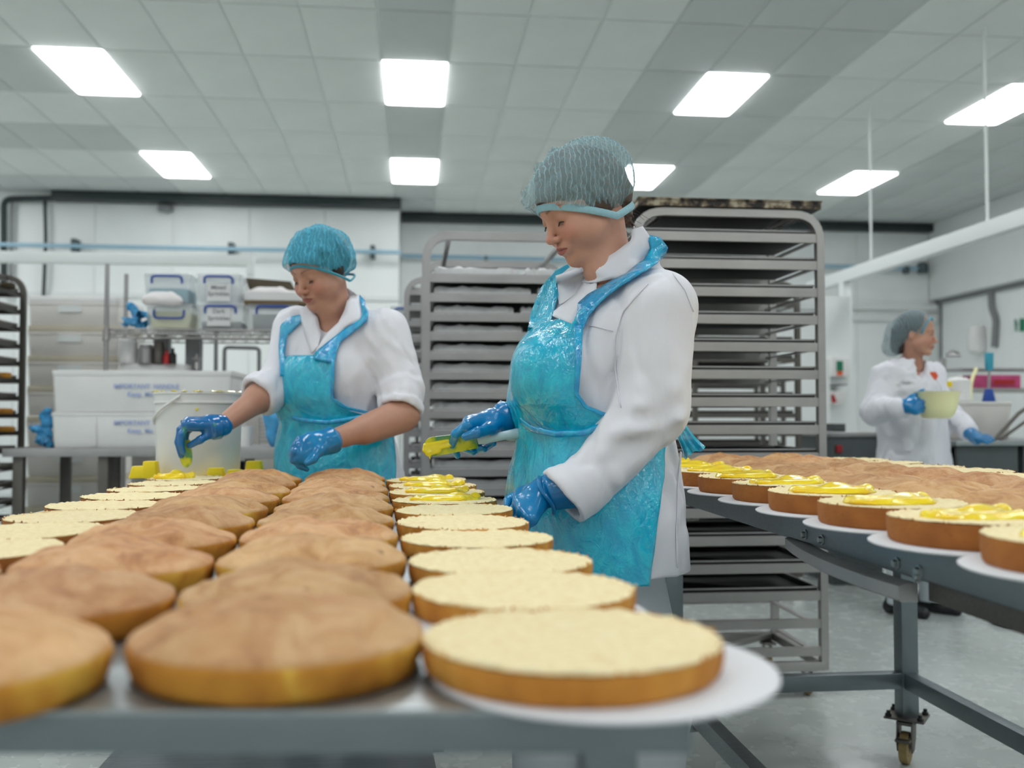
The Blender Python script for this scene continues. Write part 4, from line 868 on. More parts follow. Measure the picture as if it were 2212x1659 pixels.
# things under the wire shelf
mk = T('bench_mixer', 'white bench mixer with grey columns below the wire shelf', 'mixer', PY(380, 800, 6.05)); z0 = PY(300, 800, 6.0)[2]
for xa_, xb_ in ((331, 362), (400, 431)): p = PY(xa_, 720, 6.15); q = PY(xb_, 800, 6.15); G().box((p[0], 6.15, zb_ + .35), (q[0], 6.25, p[2] - .01)).build('column', 'grey', mk, bevel=.01)
p = PY(255, 800, 6.0); q = PY(405, 786, 6.0); G().taper(((p[0] + q[0]) / 2, 6.1), q[0] - p[0], .2, (q[0] - p[0]) * .97, .18, zb_ + .25, q[2], r=.03).build('mixer_base', 'white_plastic', mk, bevel=.008)
bs = T('support_stand', 'white plinth table behind the crates under the wire shelf', 'stand', (PY(400, 900, 6.1)[0], 6.1, 0)); G().box((PY(262, 800, 6.0)[0], 6.0, zb_ + .0), (PY(620, 800, 6.0)[0], 6.24, zb_ + .25)).box((PY(262, 800, 6.0)[0] + .05, 6.05, 0), (PY(620, 800, 6.0)[0] - .05, 6.2, zb_)).build('plinth', 'bin_plastic', bs, bevel=.01)
def jar(name, label, cat, x, yb_, yt, w_, m, Y=6.02, prof=None, X=None):
    p = PY(x, yb_, Y); t_ = PY(x, yt, Y)
    if X: p = PX(x, yb_, X); t_ = PX(x, yt, X)
    h_ = t_[2] - p[2]; o = G().lathe((0, 0, 0), [(r_ * w_, z2 * h_) for r_, z2 in (prof or [(.001, 0), (.96, 0), (1, .04), (1, .8), (.85, .86), (.85, 1), (.001, 1)])], 20).build(name, m); o.location = p; return tag(o, label, cat)
jar('metal_jug', 'steel jug under the wire shelf, left of the small bottles', 'jug', 315, 786, 745, .045, 'rack2'); jar('metal_canister', 'dark steel canister beside the steel jug under the shelf', 'canister', 343, 786, 738, .035, 'rackdark')
jar('red_bottle', 'small red bottle under the wire shelf', 'bottle', 360, 786, 757, .022, 'red', 5.99, [(.001, 0), (1, 0), (1, .6), (.4, .75), (.4, 1), (.001, 1)]); jar('black_bottle', 'small black bottle right of the red bottle under the shelf', 'bottle', 373, 786, 752, .022, 'black', 5.99, [(.001, 0), (1, 0), (1, .6), (.4, .75), (.4, 1), (.001, 1)])
jar('white_canister', 'white plastic canister at the left below the wire shelf', 'canister', 277, 786, 726, .055, 'white_plastic', 6.05); jar('metal_whisk_jar', 'shiny steel shaker right of the grey mixer columns', 'shaker', 425, 798, 765, .03, 'rack2', 5.99, [(.001, 0), (.6, 0), (.4, .5), (1, .7), (1, .75), (.3, .8), (.3, 1), (.001, 1)])
# window frame outline behind the shelf
G_ = G().tube(arcpath([PY(485, 790, 6.8) * (1, 1, 0), PY(485, 750, 6.8), PY(560, 752, 6.8), PY(560, 800, 6.8) * (1, 1, 0)], .03), .014, 8).tube([PY(467, 700, 6.8), PY(467, 792, 6.8) * (1, 1, 0)], .014, 8); o = G_.build('pipe_loop', 'grey'); tag(o, 'grey tube frame seen behind the wire shelf', 'frame')
# second low bench and pots behind the left woman
b2 = T('low_bench', 'pale steel bench behind the left woman, right of the bucket', 'bench', (PY(600, 980, 4.6)[0], 4.7, 0)); p = PY(505, 966, 4.5); q = PY(880, 990, 4.5)
G().box((p[0], 4.5, q[2]), (q[0] - .3, 5.0, p[2])).build('bench_top', 'rack2', b2, bevel=.004)
for x in (p[0] + .06, q[0] - .38): G().box((x - .02, 4.55, 0), (x + .02, 4.6, q[2])).build('leg', 'rackdark', b2)
for i, (x, w_) in enumerate(((512, .05), (548, .04))): jar('black_pot', ('wide black pot under the low bench behind the bucket', 'narrow black pot under the low bench behind the bucket')[i], 'pot', x, 1060, 996, w_, 'black', 4.75)
jar('white_tub', 'white tub standing on the low bench behind the left woman', 'tub', 532, 966, 921, .030, 'white_plastic', 4.62, [(.001, 0), (.9, 0), (1, .9), (1.05, 1), (.001, 1)])
g = G()
for i in range(9): g.tube([PY(560, 905 + i * 8, 4.95), PY(628, 905 + i * 8, 4.95)], .002, 5)
g.tube([PY(560, 900, 4.95), PY(560, 985, 4.95)], .004, 6).tube([PY(628, 900, 4.95), PY(628, 985, 4.95)], .004, 6); tag(g.build('wire_basket', 'rack2'), 'wire basket side behind the blue sack', 'basket')
# ------------------------------------------------------------------ sink side, right
sk = T('sink_unit', 'dark steel sink bench beyond the woman with the yellow jug', 'sink', (PY(2150, 960, 5.4)[0], 5.6, 0)); xs_ = PY(2062, 960, 5.4)[0]; zt2 = PY(2100, 952, 5.4)[2]
G().box((xs_, 5.38, zt2 - .03), (xs_ + 1.4, 6.2, zt2)).build('bench_top', 'steel', sk, bevel=.004); G().box((xs_ + .03, 5.42, zt2 - .36), (xs_ + .42, 6.1, zt2 - .03)).box((xs_ + .45, 5.42, zt2 - .36), (xs_ + 1.35, 6.1, zt2 - .03)).build('sink_bowl', 'darkgrey', sk, bevel=.01)
for x in (xs_ + .05, xs_ + 1.33): G().box((x - .02, 5.45, 0), (x + .02, 5.49, zt2 - .03)).build('leg', 'steel_side', sk)
G().tube([PY(2148, 950, 5.5), PY(2200, 893, 5.55), PY(2290, 830, 5.6)], .012, 8).tube([PY(2160, 950, 5.5), PY(2230, 900, 5.55)], .010, 8).build('lid_arm', 'rackdark', sk)
d2 = T('dark_unit', 'dark grey counter behind the woman by the sink, left side', 'counter', (PY(1840, 950, 6.0)[0], 6.2, 0)); a = PY(1797, 944, 6.0); b = PY(1905, 990, 6.0)
G().box((a[0], 6.0, 0), (b[0], 6.5, a[2])).build('carcass', 'darkgrey', d2, bevel=.006); G().box((a[0] - .02, 5.98, a[2]), (b[0] + .02, 6.52, a[2] + .03)).build('worktop', 'rack2', d2, bevel=.004)
p = PY(1812, 968, 5.99); G().box(p - (.02, .01, .03), p + (.02, .01, .02)).build('red_knob', 'red', d2, bevel=.004)
p = PY(1797, 915, 6.3); q = PY(1820, 940, 6.3); G().box((p[0], 6.25, a[2] + .03), (q[0], 6.4, p[2])).build('control_box', 'darkgrey', d2, bevel=.004)
tb_ = T('white_tub', 'large white rectangular tub standing on the sink bench', 'tub', PY(2128, 940, 5.7)); a = PY(2066, 868, 5.7); b = PY(2192, 868, 5.7); G().taper(((a[0] + b[0]) / 2, 5.85), (b[0] - a[0]) * .92, .27, (b[0] - a[0]) * .97, .29, zt2 + .002, a[2] - .02, r=.04).taper(((a[0] + b[0]) / 2, 5.85), (b[0] - a[0]), .3, (b[0] - a[0]), .3, a[2] - .022, a[2], r=.04).build('tub', 'bin_plastic', tb_, bevel=.005)
Yw = 7.6
pt = T('partition_board', 'white partition board behind the label dispenser and small basin', 'partition', PY(1808, 900, 9.0)); a = PY(1781, 700, 9.0); b = PY(1836, 640, 9.0); G().box((a[0], 9.0, 0), (b[0], 9.04, b[2])).build('board', 'trim', pt, bevel=.004)
ws = T('wall_shelf', 'steel shelf on a frame at the right carrying a magenta box', 'shelf', PY(2150, 845, Yw)); p = PY(2085, 838, Yw); G().box((p[0], Yw, p[2] - .03), (p[0] + 1.2, Yw + .4, p[2])).build('shelf_board', 'rack', ws, bevel=.003); q = PY(2095, 793, Yw); G().box((q[0], Yw + .1, q[2] - .02), (q[0] + 1.2, Yw + .4, q[2])).build('shelf_board', 'rack2', ws, bevel=.003)
for x in (p[0] + .03, p[0] + 1.17): G().box((x - .015, Yw + .36, 0), (x + .015, Yw + .39, q[2] + .1)).build('post', 'rack2', ws)
mb = T('magenta_box', 'magenta box on the steel shelf at the right edge', 'box', PY(2158, 838, Yw + .05)); a = PY(2110, 838, Yw + .05); b = PY(2205, 810, Yw + .05); G().box((a[0], Yw + .05, p[2] + .001), (b[0], Yw + .3, b[2])).build('carton', 'pink', mb, bevel=.006); G().box((a[0] + .15, Yw + .045, p[2] + .03), (b[0] - .06, Yw + .05, b[2] - .04)).build('print_patch', 'red', mb, smooth=False)
jar('white_dispenser', 'white paper roll dispenser hanging on the right wall', 'dispenser', 2110, 765, 705, .13, 'white_plastic', 7.9, [(.001, 0), (.5, 0), (.95, .1), (1, .2), (1, .9), (.9, 1), (.001, 1)], X=8.60)
jar('white_bottle', 'white bottle with yellow label left of the blue brush', 'bottle', 2070, 865, 812, .075, 'white_plastic', 5.9, [(.001, 0), (1, 0), (1, .8), (.7, .92), (.35, .94), (.35, 1), (.001, 1)])
tag(G().box(PY(2042, 836, 5.80), PY(2055, 824, 5.81)).build('yellow_label', 'yellow', bevel=.001), 'small yellow tag left of the white bottle', 'tag')
bl = T('scrub_brush', 'long blue handled brush with teal head standing in the sink', 'brush', PY(2135, 870, 5.55)); G().tube([PY(2135, 860, 5.55), PY(2137, 800, 5.55)], .008, 8).build('handle', 'rack2', bl); a = PY(2137, 800, 5.55); G().taper((a[0], 5.55), .045, .03, .05, .035, a[2], PY(2137, 762, 5.55)[2], r=.01).build('brush_head', 'teal', bl, bevel=.003); a = PY(2136, 866, 5.55); G().taper((a[0], 5.55), .07, .05, .045, .03, a[2] - .004, PY(2136, 840, 5.55)[2], r=.01).build('blue_grip', 'blue', bl, bevel=.003)
o = G().tube(arcpath([PX(2140, 616, 8.66), PX(2142, 665, 8.66), PX(2152, 690, 8.66), PX(2148, 750, 8.66)], .08), .05, 10).build('drain_pipe', 'grey'); tag(o, 'grey pipe running down the right wall below the bulkhead', 'pipe')
o = G().tube(arcpath([PY(2095, 865, 5.9), PY(2098, 820, 5.9), PY(2110, 795, 5.9)], .05), .012, 8).build('hose', 'pale_yellow'); tag(o, 'pale yellow hose loop beside the blue brush', 'hose')
o = G().tube([PX(2034, 655, 8.70), PX(2034, 775, 8.70)], .018, 6).build('cable_drop', 'conduit'); tag(o, 'thin dark cable hanging beside the distant woman head', 'cable')
tp = T('wall_taps', 'pair of steel lever taps between the distant woman and the dispenser', 'taps', PY(2060, 770, 6.6)); G().tube(arcpath([PY(2045, 765, 6.6), PY(2058, 755, 6.6), PY(2072, 765, 6.6)], .03), .01, 6).build('tap_spout', 'rack2', tp); G().tube([PY(2045, 768, 6.6), PY(2075, 768, 6.6)], .012, 6).build('tap_body', 'rack2', tp)
# exit sign
es = T('exit_sign', 'white sign with green running figure pictogram at the right edge', 'sign', PX(2205, 705, 8.7)); a = PX(2184, 722, 8.7); b = PX(2275, 680, 8.7); G().box((8.69, b[1], a[2]), (8.715, a[1], b[2])).build('sign_board', 'trim', es, smooth=False)
def prism(pts, Y0, m, par, nm): V = [PX(x, y, Y0) for x, y in pts] + [PX(x, y, Y0) + (.006, 0, 0) for x, y in pts]; k = len(pts); return G().add(V, [tuple(range(k - 1, -1, -1)), tuple(range(k, 2 * k))] + [(i, (i + 1) % k, k + (i + 1) % k, k + i) for i in range(k)]).build(nm, m, par, smooth=False)
prism([(2191, 690), (2195, 690), (2196, 697), (2200, 701), (2196, 703), (2197, 715), (2193, 715), (2192, 704)], 8.683, 'green', es, 'running_figure'); prism([(2202, 688), (2214, 688), (2214, 716), (2202, 716)], 8.683, 'green', es, 'door_symbol'); prism([(2218, 688), (2268, 688), (2268, 716), (2218, 716)], 8.683, 'green', es, 'arrow_field')
# wall units left of the woman by the sink
pu = T('soap_unit', 'white wall unit with a green and orange label behind the tall rack', 'dispenser', PY(1805, 790, 9.0)); a = PY(1786, 815, 9.0); b = PY(1826, 772, 9.0); G().box((a[0], 8.9, a[2]), (b[0], 9.0, b[2])).build('case', 'white_plastic', pu, bevel=.01); a = PY(1807, 802, 8.9); b = PY(1820, 780, 8.9); G().box((a[0], 8.89, a[2]), (b[0], 8.9, b[2])).build('green_label', 'green', pu, smooth=False); a = PY(1808, 811, 8.9); b = PY(1819, 802, 8.9); G().box((a[0], 8.888, a[2]), (b[0], 8.9, b[2])).build('orange_label', 'orange', pu, smooth=False)
pr = T('hose_reel', 'white hand wash basin with a red tap on the far wall post', 'basin', PY(1808, 860, 8.8)); a = PY(1790, 875, 8.8); b = PY(1832, 845, 8.8); G().taper(((a[0] + b[0]) / 2, 8.9), .14, .16, b[0] - a[0], .2, a[2], b[2], r=.03).build('bowl', 'white_plastic', pr, bevel=.01); a = PY(1799, 868, 8.75); b = PY(1806, 850, 8.75); G().add([PY(1795, 854, 8.72), PY(1801, 852, 8.72), PY(1808, 868, 8.72), PY(1798, 871, 8.72), PY(1795, 854, 8.78), PY(1801, 852, 8.78), PY(1808, 868, 8.78), PY(1798, 871, 8.78)], [(0, 1, 2, 3), (7, 6, 5, 4), (0, 4, 5, 1), (1, 5, 6, 2), (2, 6, 7, 3), (3, 7, 4, 0)]).build('red_lever', 'red', pr); G().box(PY(1788, 832, 8.8), PY(1830, 829, 8.8) + (0, .2, 0)).build('ledge', 'grey', pr)
pp_ = T('door_post', 'white upright post behind the tall rack right side', 'post', PY(1787, 950, 8.3)); a = PY(1780, 900, 8.3); b = PY(1794, 900, 8.3); G().box((a[0], 8.3, 0), (b[0], 8.4, PY(1780, 775, 8.3)[2])).build('post', 'trim', pp_, bevel=.004)
# cable on the floor
ck = T('floor_cable', 'black cable with an orange and white plug lying on the floor', 'cable', GZ(2170, 1345, 0)); pts_ = [(2330, 1355), (2240, 1352), (2175, 1353), (2148, 1345), (2136, 1328), (2145, 1316), (2175, 1318), (2230, 1325)]
G().tube(arcpath([GZ(x, y, .012) for x, y in pts_], .03), .010, 8).build('flex', 'black', ck); G().tube([GZ(2154, 1340, .02), GZ(2164, 1331, .02)], .014, 8).build('white_plug', 'paper', ck); p = GZ(2190, 1335, 0); G().box(p + (-.05, -.03, 0), p + (.04, .03, .04)).build('plug_top', 'card', ck, bevel=.01)
# chocolate cakes in the left-edge rack
for k, (x, y, m_, w_, nm, lb) in enumerate(((10, 621, 'carddark', .055, 'chocolate_cake', 'dark chocolate cake in the left-edge rack, top shelf'), (6, 828, 'domeside', .045, 'orange_cake', 'orange cake in the left-edge rack, uppermost of three'), (8, 872, 'crust', .05, 'orange_cake', 'orange cake in the left-edge rack, middle of three'), (12, 912, 'domeside', .05, 'orange_cake', 'golden cake in the left-edge rack, lowest of three'))):
    p = PY(x, y, 5.7); lvz = [PY(40, 632 + 38 * q, 5.8)[2] for q in range(14)]; zz = max([q for q in lvz if q < p[2] + .03] or [p[2]]) + .011
    o = G().lathe((0, 0, 0), [(.001, 0), (.95, 0), (1, .1), (1, .75), (.9, 1), (.001, 1.08)], 24).build(nm, m_); o.scale = (w_, w_, .030); o.location = (p[0], 5.7, zz); tag(o, lb, 'cake')
# ------------------------------------------------------------------ people
def headframe(psi, pitch, roll=0):
    p = math.radians(psi); q = math.radians(pitch)
    fh = -math.sin(p) * RT - math.cos(p) * FH; r = -math.cos(p) * RT + math.sin(p) * FH
    f = fh * math.cos(q) - ZV * math.sin(q); u = np.cross(r, f)
    if roll: a = math.radians(roll); r, u = r * math.cos(a) + u * math.sin(a), u * math.cos(a) - r * math.sin(a)
    return np.stack([r, f, u], 1)
SKIN = np.array(lin((198, 148, 126))); LIP = np.array(lin((158, 84, 80))); BROW = np.array(lin((96, 68, 54))); CHEEK = np.array(lin((204, 122, 108)))
def head_fld(neck, ear=1):
    F = Fld()
    F.u(f_ell((0, -.008, .035), (.073, .096, .085)), .01).u(f_ell((0, .022, -.02), (.0635, .066, .085)), .02)
    F.u(f_ell((0, .034, -.072), (.043, .044, .036)), .02).u(f_sph((0, .072, -.098), .0165), .022)
    for s in (-1, 1):
        F.u(f_cone((s * .052, -.002, -.048), (s * .02, .058, -.094), .015, .015), .02)
        F.u(f_sph((s * .037, .060, -.040), .023), .022).u(f_sph((s * .043, .030, -.056), .024), .025)
        F.u(f_cone((s * .010, .083, .019), (s * .040, .070, .020), .0085, .008), .014)
    for s in (-1, 1): F.sub(f_sph((s * .032, .101, -.001), .0175), .014)
    F.u(f_cone((0, .083, .006), (0, .1045, -.034), .0065, .0085), .012).u(f_sph((0, .1060, -.0355), .0088), .006)
    for s in (-1, 1):
        F.u(f_ell((s * .0115, .0955, -.0395), (.0068, .0095, .0068)), .006); F.sub(f_sph((s * .006, .100, -.0465), .0032), .003)
        F.u(f_sph((s * .031, .0705, -.001), .0142), .005)
    F.u(f_ell((0, .083, -.064), (.026, .014, .017)), .010)
    F.u(f_cone((-.019, .0865, -.0640), (0, .0935, -.0590), .0032, .0055), .005).u(f_cone((.019, .0865, -.0640), (0, .0935, -.0590), .0032, .0055), .005)
    F.u(f_cone((-.015, .0870, -.0690), (.015, .0870, -.0690), .0045, .0045), .006).u(f_ell((0, .0905, -.0715), (.012, .007, .0055)), .005)
    F.sub(f_cone((-.022, .090, -.0655), (0, .0985, -.0645), .0013, .0017), .0025).sub(f_cone((.022, .090, -.0655), (0, .0985, -.0645), .0013, .0017), .0025)
    F.sub(f_sph((0, .093, -.0835), .006), .008)
    for s in (-1, 1):
        if ear: F.u(f_ell((s * (.073 if ear else .069), -.010, -.012), (.007, .017, .028)), .004).sub(f_ell((s * (.080 if ear else .076), -.008, -.006), (.004, .008, .016)), .004)
    for a, b, ra, rb, k in neck: F.u(f_cone(a, b, ra, rb), k)
    return F
def head_cols(V, tint=1.0, seedn=0):
    x, y, z = V.T; ax = np.abs(x)
    c = np.tile(SKIN * tint, (len(V), 1))
    def blend(m, col): c[:] = c * (1 - m[:, None]) + np.asarray(col) * m[:, None]
    g = lambda cx, cy, cz, r: np.exp(-(((ax - cx) ** 2 + (y - cy) ** 2 + (z - cz) ** 2) / r ** 2))
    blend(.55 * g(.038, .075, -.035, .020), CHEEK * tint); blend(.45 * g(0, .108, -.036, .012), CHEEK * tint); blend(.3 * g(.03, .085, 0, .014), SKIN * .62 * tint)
    q = np.clip(ax / .021, 0, 1); zu = -.0575 - .006 * q ** 2; zl = -.0765 + .0095 * q ** 2
    m = (ax < .0215) & (z < zu) & (z > zl) & (y > .078); blend(m * .85, LIP * tint)
    m = (np.abs(z + .065) < .0012) & (ax < .0215) & (y > .08); blend(m * .6, LIP * .4)
    zb = .0185 + .0075 * np.sin(np.clip((ax - .010) / .040, 0, 1) * 2.4); wb = .0032 * np.clip(1.25 - (ax - .012) / .040, .3, 1)
    m = np.exp(-((z - zb) / wb) ** 2) * np.clip((ax - .009) / .004, 0, 1) * np.clip((.053 - ax) / .008, 0, 1) * (y > .04); blend(m * .8, BROW)
    return c
def eyes(R, C, openz, look, parent, s=1.0):
    """eyeball slivers and lash lines; openz = (lower, upper) lid elevation in radians"""
    lo_, hi_ = openz
    for sd in (-1, 1):
        c = np.array((sd * .031, .0705, -.001)); g = G(); r = .0147; V = []; F = []; mi = []; na, ne = 28, 10
        def pt(a, e, rr): return c + rr * np.array((math.sin(a) * math.cos(e), math.cos(a) * math.cos(e), math.sin(e)))
        for i in range(na + 1):
            a = math.radians(-44 + 88 * i / na); w_ = max(0, 1 - (a / math.radians(45)) ** 2) ** .6; m_ = lo_ * .8 + hi_ * .2
            for j in range(ne + 1): e = m_ + ((lo_ - m_) + (hi_ - lo_) * j / ne) * w_; V.append(pt(a, e, r))
        g.add(V, []); 
        for i in range(na):
            for j in range(ne):
                f = (i * (ne + 1) + j, (i + 1) * (ne + 1) + j, (i + 1) * (ne + 1) + j + 1, i * (ne + 1) + j + 1)
                p = (np.mean([V[q] for q in f], 0) - c) / r; a = math.atan2(p[0], p[1]); e = math.asin(max(-1, min(1, p[2])))
                g.f.append(f); g.mi.append(1 if (a - look[0]) ** 2 + (e - look[1]) ** 2 < .42 ** 2 else 0)
        g.v = [np.asarray(v) @ R.T * s + C for v in g.v]
        g.build('eye', ['eye_white', 'iris'], parent, angle=180)
        g = G(); path = []
        for i in range(17):
            a = math.radians(-46 + 92 * i / 16); w_ = max(0, 1 - (a / math.radians(47)) ** 2) ** .6; m_ = lo_ * .8 + hi_ * .2
            path.append(pt(a, m_ + (hi_ - m_) * w_, r + .0006))
        g.tube([p @ R.T * s + C for p in map(np.asarray, path)], .0009 * s, 6)
        for i in range(2, 16, 1):
            p = np.asarray(path[i]); d = (p - c) / np.linalg.norm(p - c); q = p + (d * .0055 + np.array((0, 0, -.0035 if hi_ < .1 else .003)))
            g.tube([p @ R.T * s + C, q @ R.T * s + C], .00035 * s, 3)
        g.build('eyelash', 'lash', parent)
def hand(wrist, mcps, fingers, thumb, sleeve=None, k=.010, palmr=.0135, fr=.0098, wr=.026):
    F = Fld(); mc = np.array(mcps)
    F.u(f_cone(wrist, wrist + (mc.mean(0) - wrist) * .35, wr, wr * .95), k)
    for m in mc: F.u(f_cone(wrist + (m - wrist) * .15, m, palmr * 1.15, palmr), .012)
    for i in range(3): F.u(f_cone(wrist * .5 + (mc[i] + mc[i + 1]) * .25, (mc[i] + mc[i + 1]) / 2, palmr, palmr * .9), .01)
    F.u(f_cone(wrist + (thumb[0] - wrist) * .3, thumb[0], .016, .0145), .014)
    for f, m, sc in zip(fingers, mc, (1, 1.05, 1, .86)):
        pts = [m] + list(f); rr = [fr * sc * q for q in (1.08, .98, .9, .78)]
        for i in range(len(pts) - 1): F.u(f_cone(pts[i], pts[i + 1], rr[min(i, 3)], rr[min(i + 1, 3)]), .0035)
    rr = [.0135, .0118, .0095]
    for i in range(len(thumb) - 1): F.u(f_cone(thumb[i], thumb[i + 1], rr[min(i, 2)], rr[min(i + 1, 2)]), .005)
    if sleeve is not None:
        for a, b, ra, rb in sleeve: F.u(f_cyl(a, b, ra, rb), .008)
    F.disp(lambda X, Y, Z: .0016 * vnoise(X * 70, Y * 70, Z * 45))
    return F
def join(parts, name, mats, parent):
    V = []; Fq = []; Cc = []; n = 0
    for v, f, c in parts: V.append(v); Fq.append(f + n); Cc.append(c); n += len(v)
    return arr(np.concatenate(V), np.concatenate(Fq), name, mats, parent, cols=np.concatenate(Cc))
def flat(v, col): return np.tile(np.asarray(col), (len(v), 1))
def wrap(fld, zs, cfn, l, f, phiL, phiR, off, n, edge_px=None, rmax=.42):
    """sheet around a body; phi 0 is the front, + towards the wearer's left; edge_px gives the picture column of the left-hand edge"""
    rows = []
    def cast(z, phis, offs):
        ts = np.linspace(.02, rmax, 140); c = cfn(z); d = np.sin(phis)[:, None] * l[None, :2] + np.cos(phis)[:, None] * f[None, :2]
        X = c[0] + ts[None] * d[:, :1]; Y = c[1] + ts[None] * d[:, 1:]; Zz = np.full_like(X, z)
        Fv = fld.ev(np.stack([X.ravel(), Y.ravel(), Zz.ravel()], 1)).reshape(X.shape) - offs[:, None]
        ins = Fv < 0; k = X.shape[1] - 1 - np.argmax(ins[:, ::-1], 1); k = np.clip(k, 0, len(ts) - 2); i = np.arange(len(phis))
        f0 = Fv[i, k]; f1 = Fv[i, k + 1]; t = ts[k] + (ts[1] - ts[0]) * np.clip(f0 / np.where(np.abs(f0 - f1) < 1e-9, 1, f0 - f1), 0, 1)
        t = np.where(ins.any(1), t, .05); return np.stack([c[0] + t * d[:, 0], c[1] + t * d[:, 1], np.full(len(t), z)], 1)
    for z in zs:
        a = phiL(z); b = phiR(z)
        if edge_px is not None:
            ph = np.linspace(math.radians(-20), math.radians(120), 100); q = proj(cast(z, ph, np.full(100, .01)))
            x = q[:, 0]; m = int(np.argmax(x)); tx = edge_px(z, q[0, 1])
            j = int(np.argmax(x[:m + 1] >= tx)) if (x[:m + 1] >= tx).any() else m
            b = ph[j]
            if j > 0 and x[j] != x[j - 1]: b = ph[j - 1] + (ph[j] - ph[j - 1]) * np.clip((tx - x[j - 1]) / (x[j] - x[j - 1]), 0, 1)
        ph = np.linspace(a, b, n); rows.append(cast(z, ph, off(z, ph)))
    V = np.concatenate(rows); m = len(zs)
    Fq = np.array([(i * n + j, i * n + j + 1, (i + 1) * n + j + 1, (i + 1) * n + j) for i in range(m - 1) for j in range(n - 1)])
    return V, Fq
def interp_fn(xs, ys):
    xs = np.array(xs, float); ys = np.array(ys, float); o = np.argsort(xs); xs = xs[o]; ys = ys[o]
    return lambda v: np.interp(v, xs, ys)
def folds(F, a=.012, b=.005, c=.012, s=1.0):
    def fn(X, Y, Z):
        w1 = vnoise(X * 6 + 3, Y * 6, Z * 5); n2 = vnoise(X * 13 * s + 2 * w1, Y * 13 * s + 2 * w1, Z * 5.5 * s + 3 * w1 + 8); n3 = vnoise(X * 21 * s + 9, Y * 21 * s + 2 * w1, Z * 12 * s + 5 * w1)
        return a * vnoise(X * 8, Y * 8, Z * 4.5) + c * (np.exp(-(n2 / .07) ** 2) * .5 - .12) * (vnoise(X * 5, Y * 5 + 6, Z * 5) + .55) + b * np.abs(n3)
    F.disp(fn)
def bodyframe(psi):
    p = math.radians(psi); f = -math.sin(p) * RT - math.cos(p) * FH; l = np.array([-f[1], f[0], 0]); return l, f
def shoe(c, f, parent, s=1):
    F = Fld(); c = np.asarray(c, float)
    F.u(f_ell(c + f * .05 * s + ZV * .03, (.045, .045, .035)), .01).u(f_cone(c + f * -.06 * s + ZV * .04, c + f * .13 * s + ZV * .03, .04, .033), .02).u(f_cone(c - f * .05 * s + ZV * .05, c - f * .04 * s + ZV * .09, .04, .042), .02)
    F.cut(lambda X, Y, Z: -Z + 0 * X + 0 * Y + .002)
    v, q = F.mesh(.008, lo=c - np.array([.2, .2, .01]), hi=c + np.array([.2, .2, .16])); return arr(v, q, 'shoe', 'black', parent)
def trousers(parent, hip, feet, knees, f, cut=None, r=(.115, .085, .07)):
    F = Fld(); F.u(f_ell(hip, (.17, .14, .13)), .02)
    for (ft, kn, h_) in zip(feet, knees, (-1, 1)):
        F.u(f_cone(hip + (np.asarray(kn) - hip) * .15, kn, r[0], r[1]), .03); F.u(f_cyl(kn, np.asarray(ft) + ZV * .06, r[1], r[2]), .03)
    F.disp(lambda X, Y, Z: .010 * vnoise(X * 11, Y * 11, Z * 5))
    v, q = F.mesh(.011); return arr(v, q, 'trousers', 'trouser', parent)
def body_coarse(paths, col, h=.010):
    F = Fld()
    for a, b, ra, rb in paths: F.u(f_cone(a, b, ra, rb), .02)
    v, q = F.mesh(h); return v, q, flat(v, col)

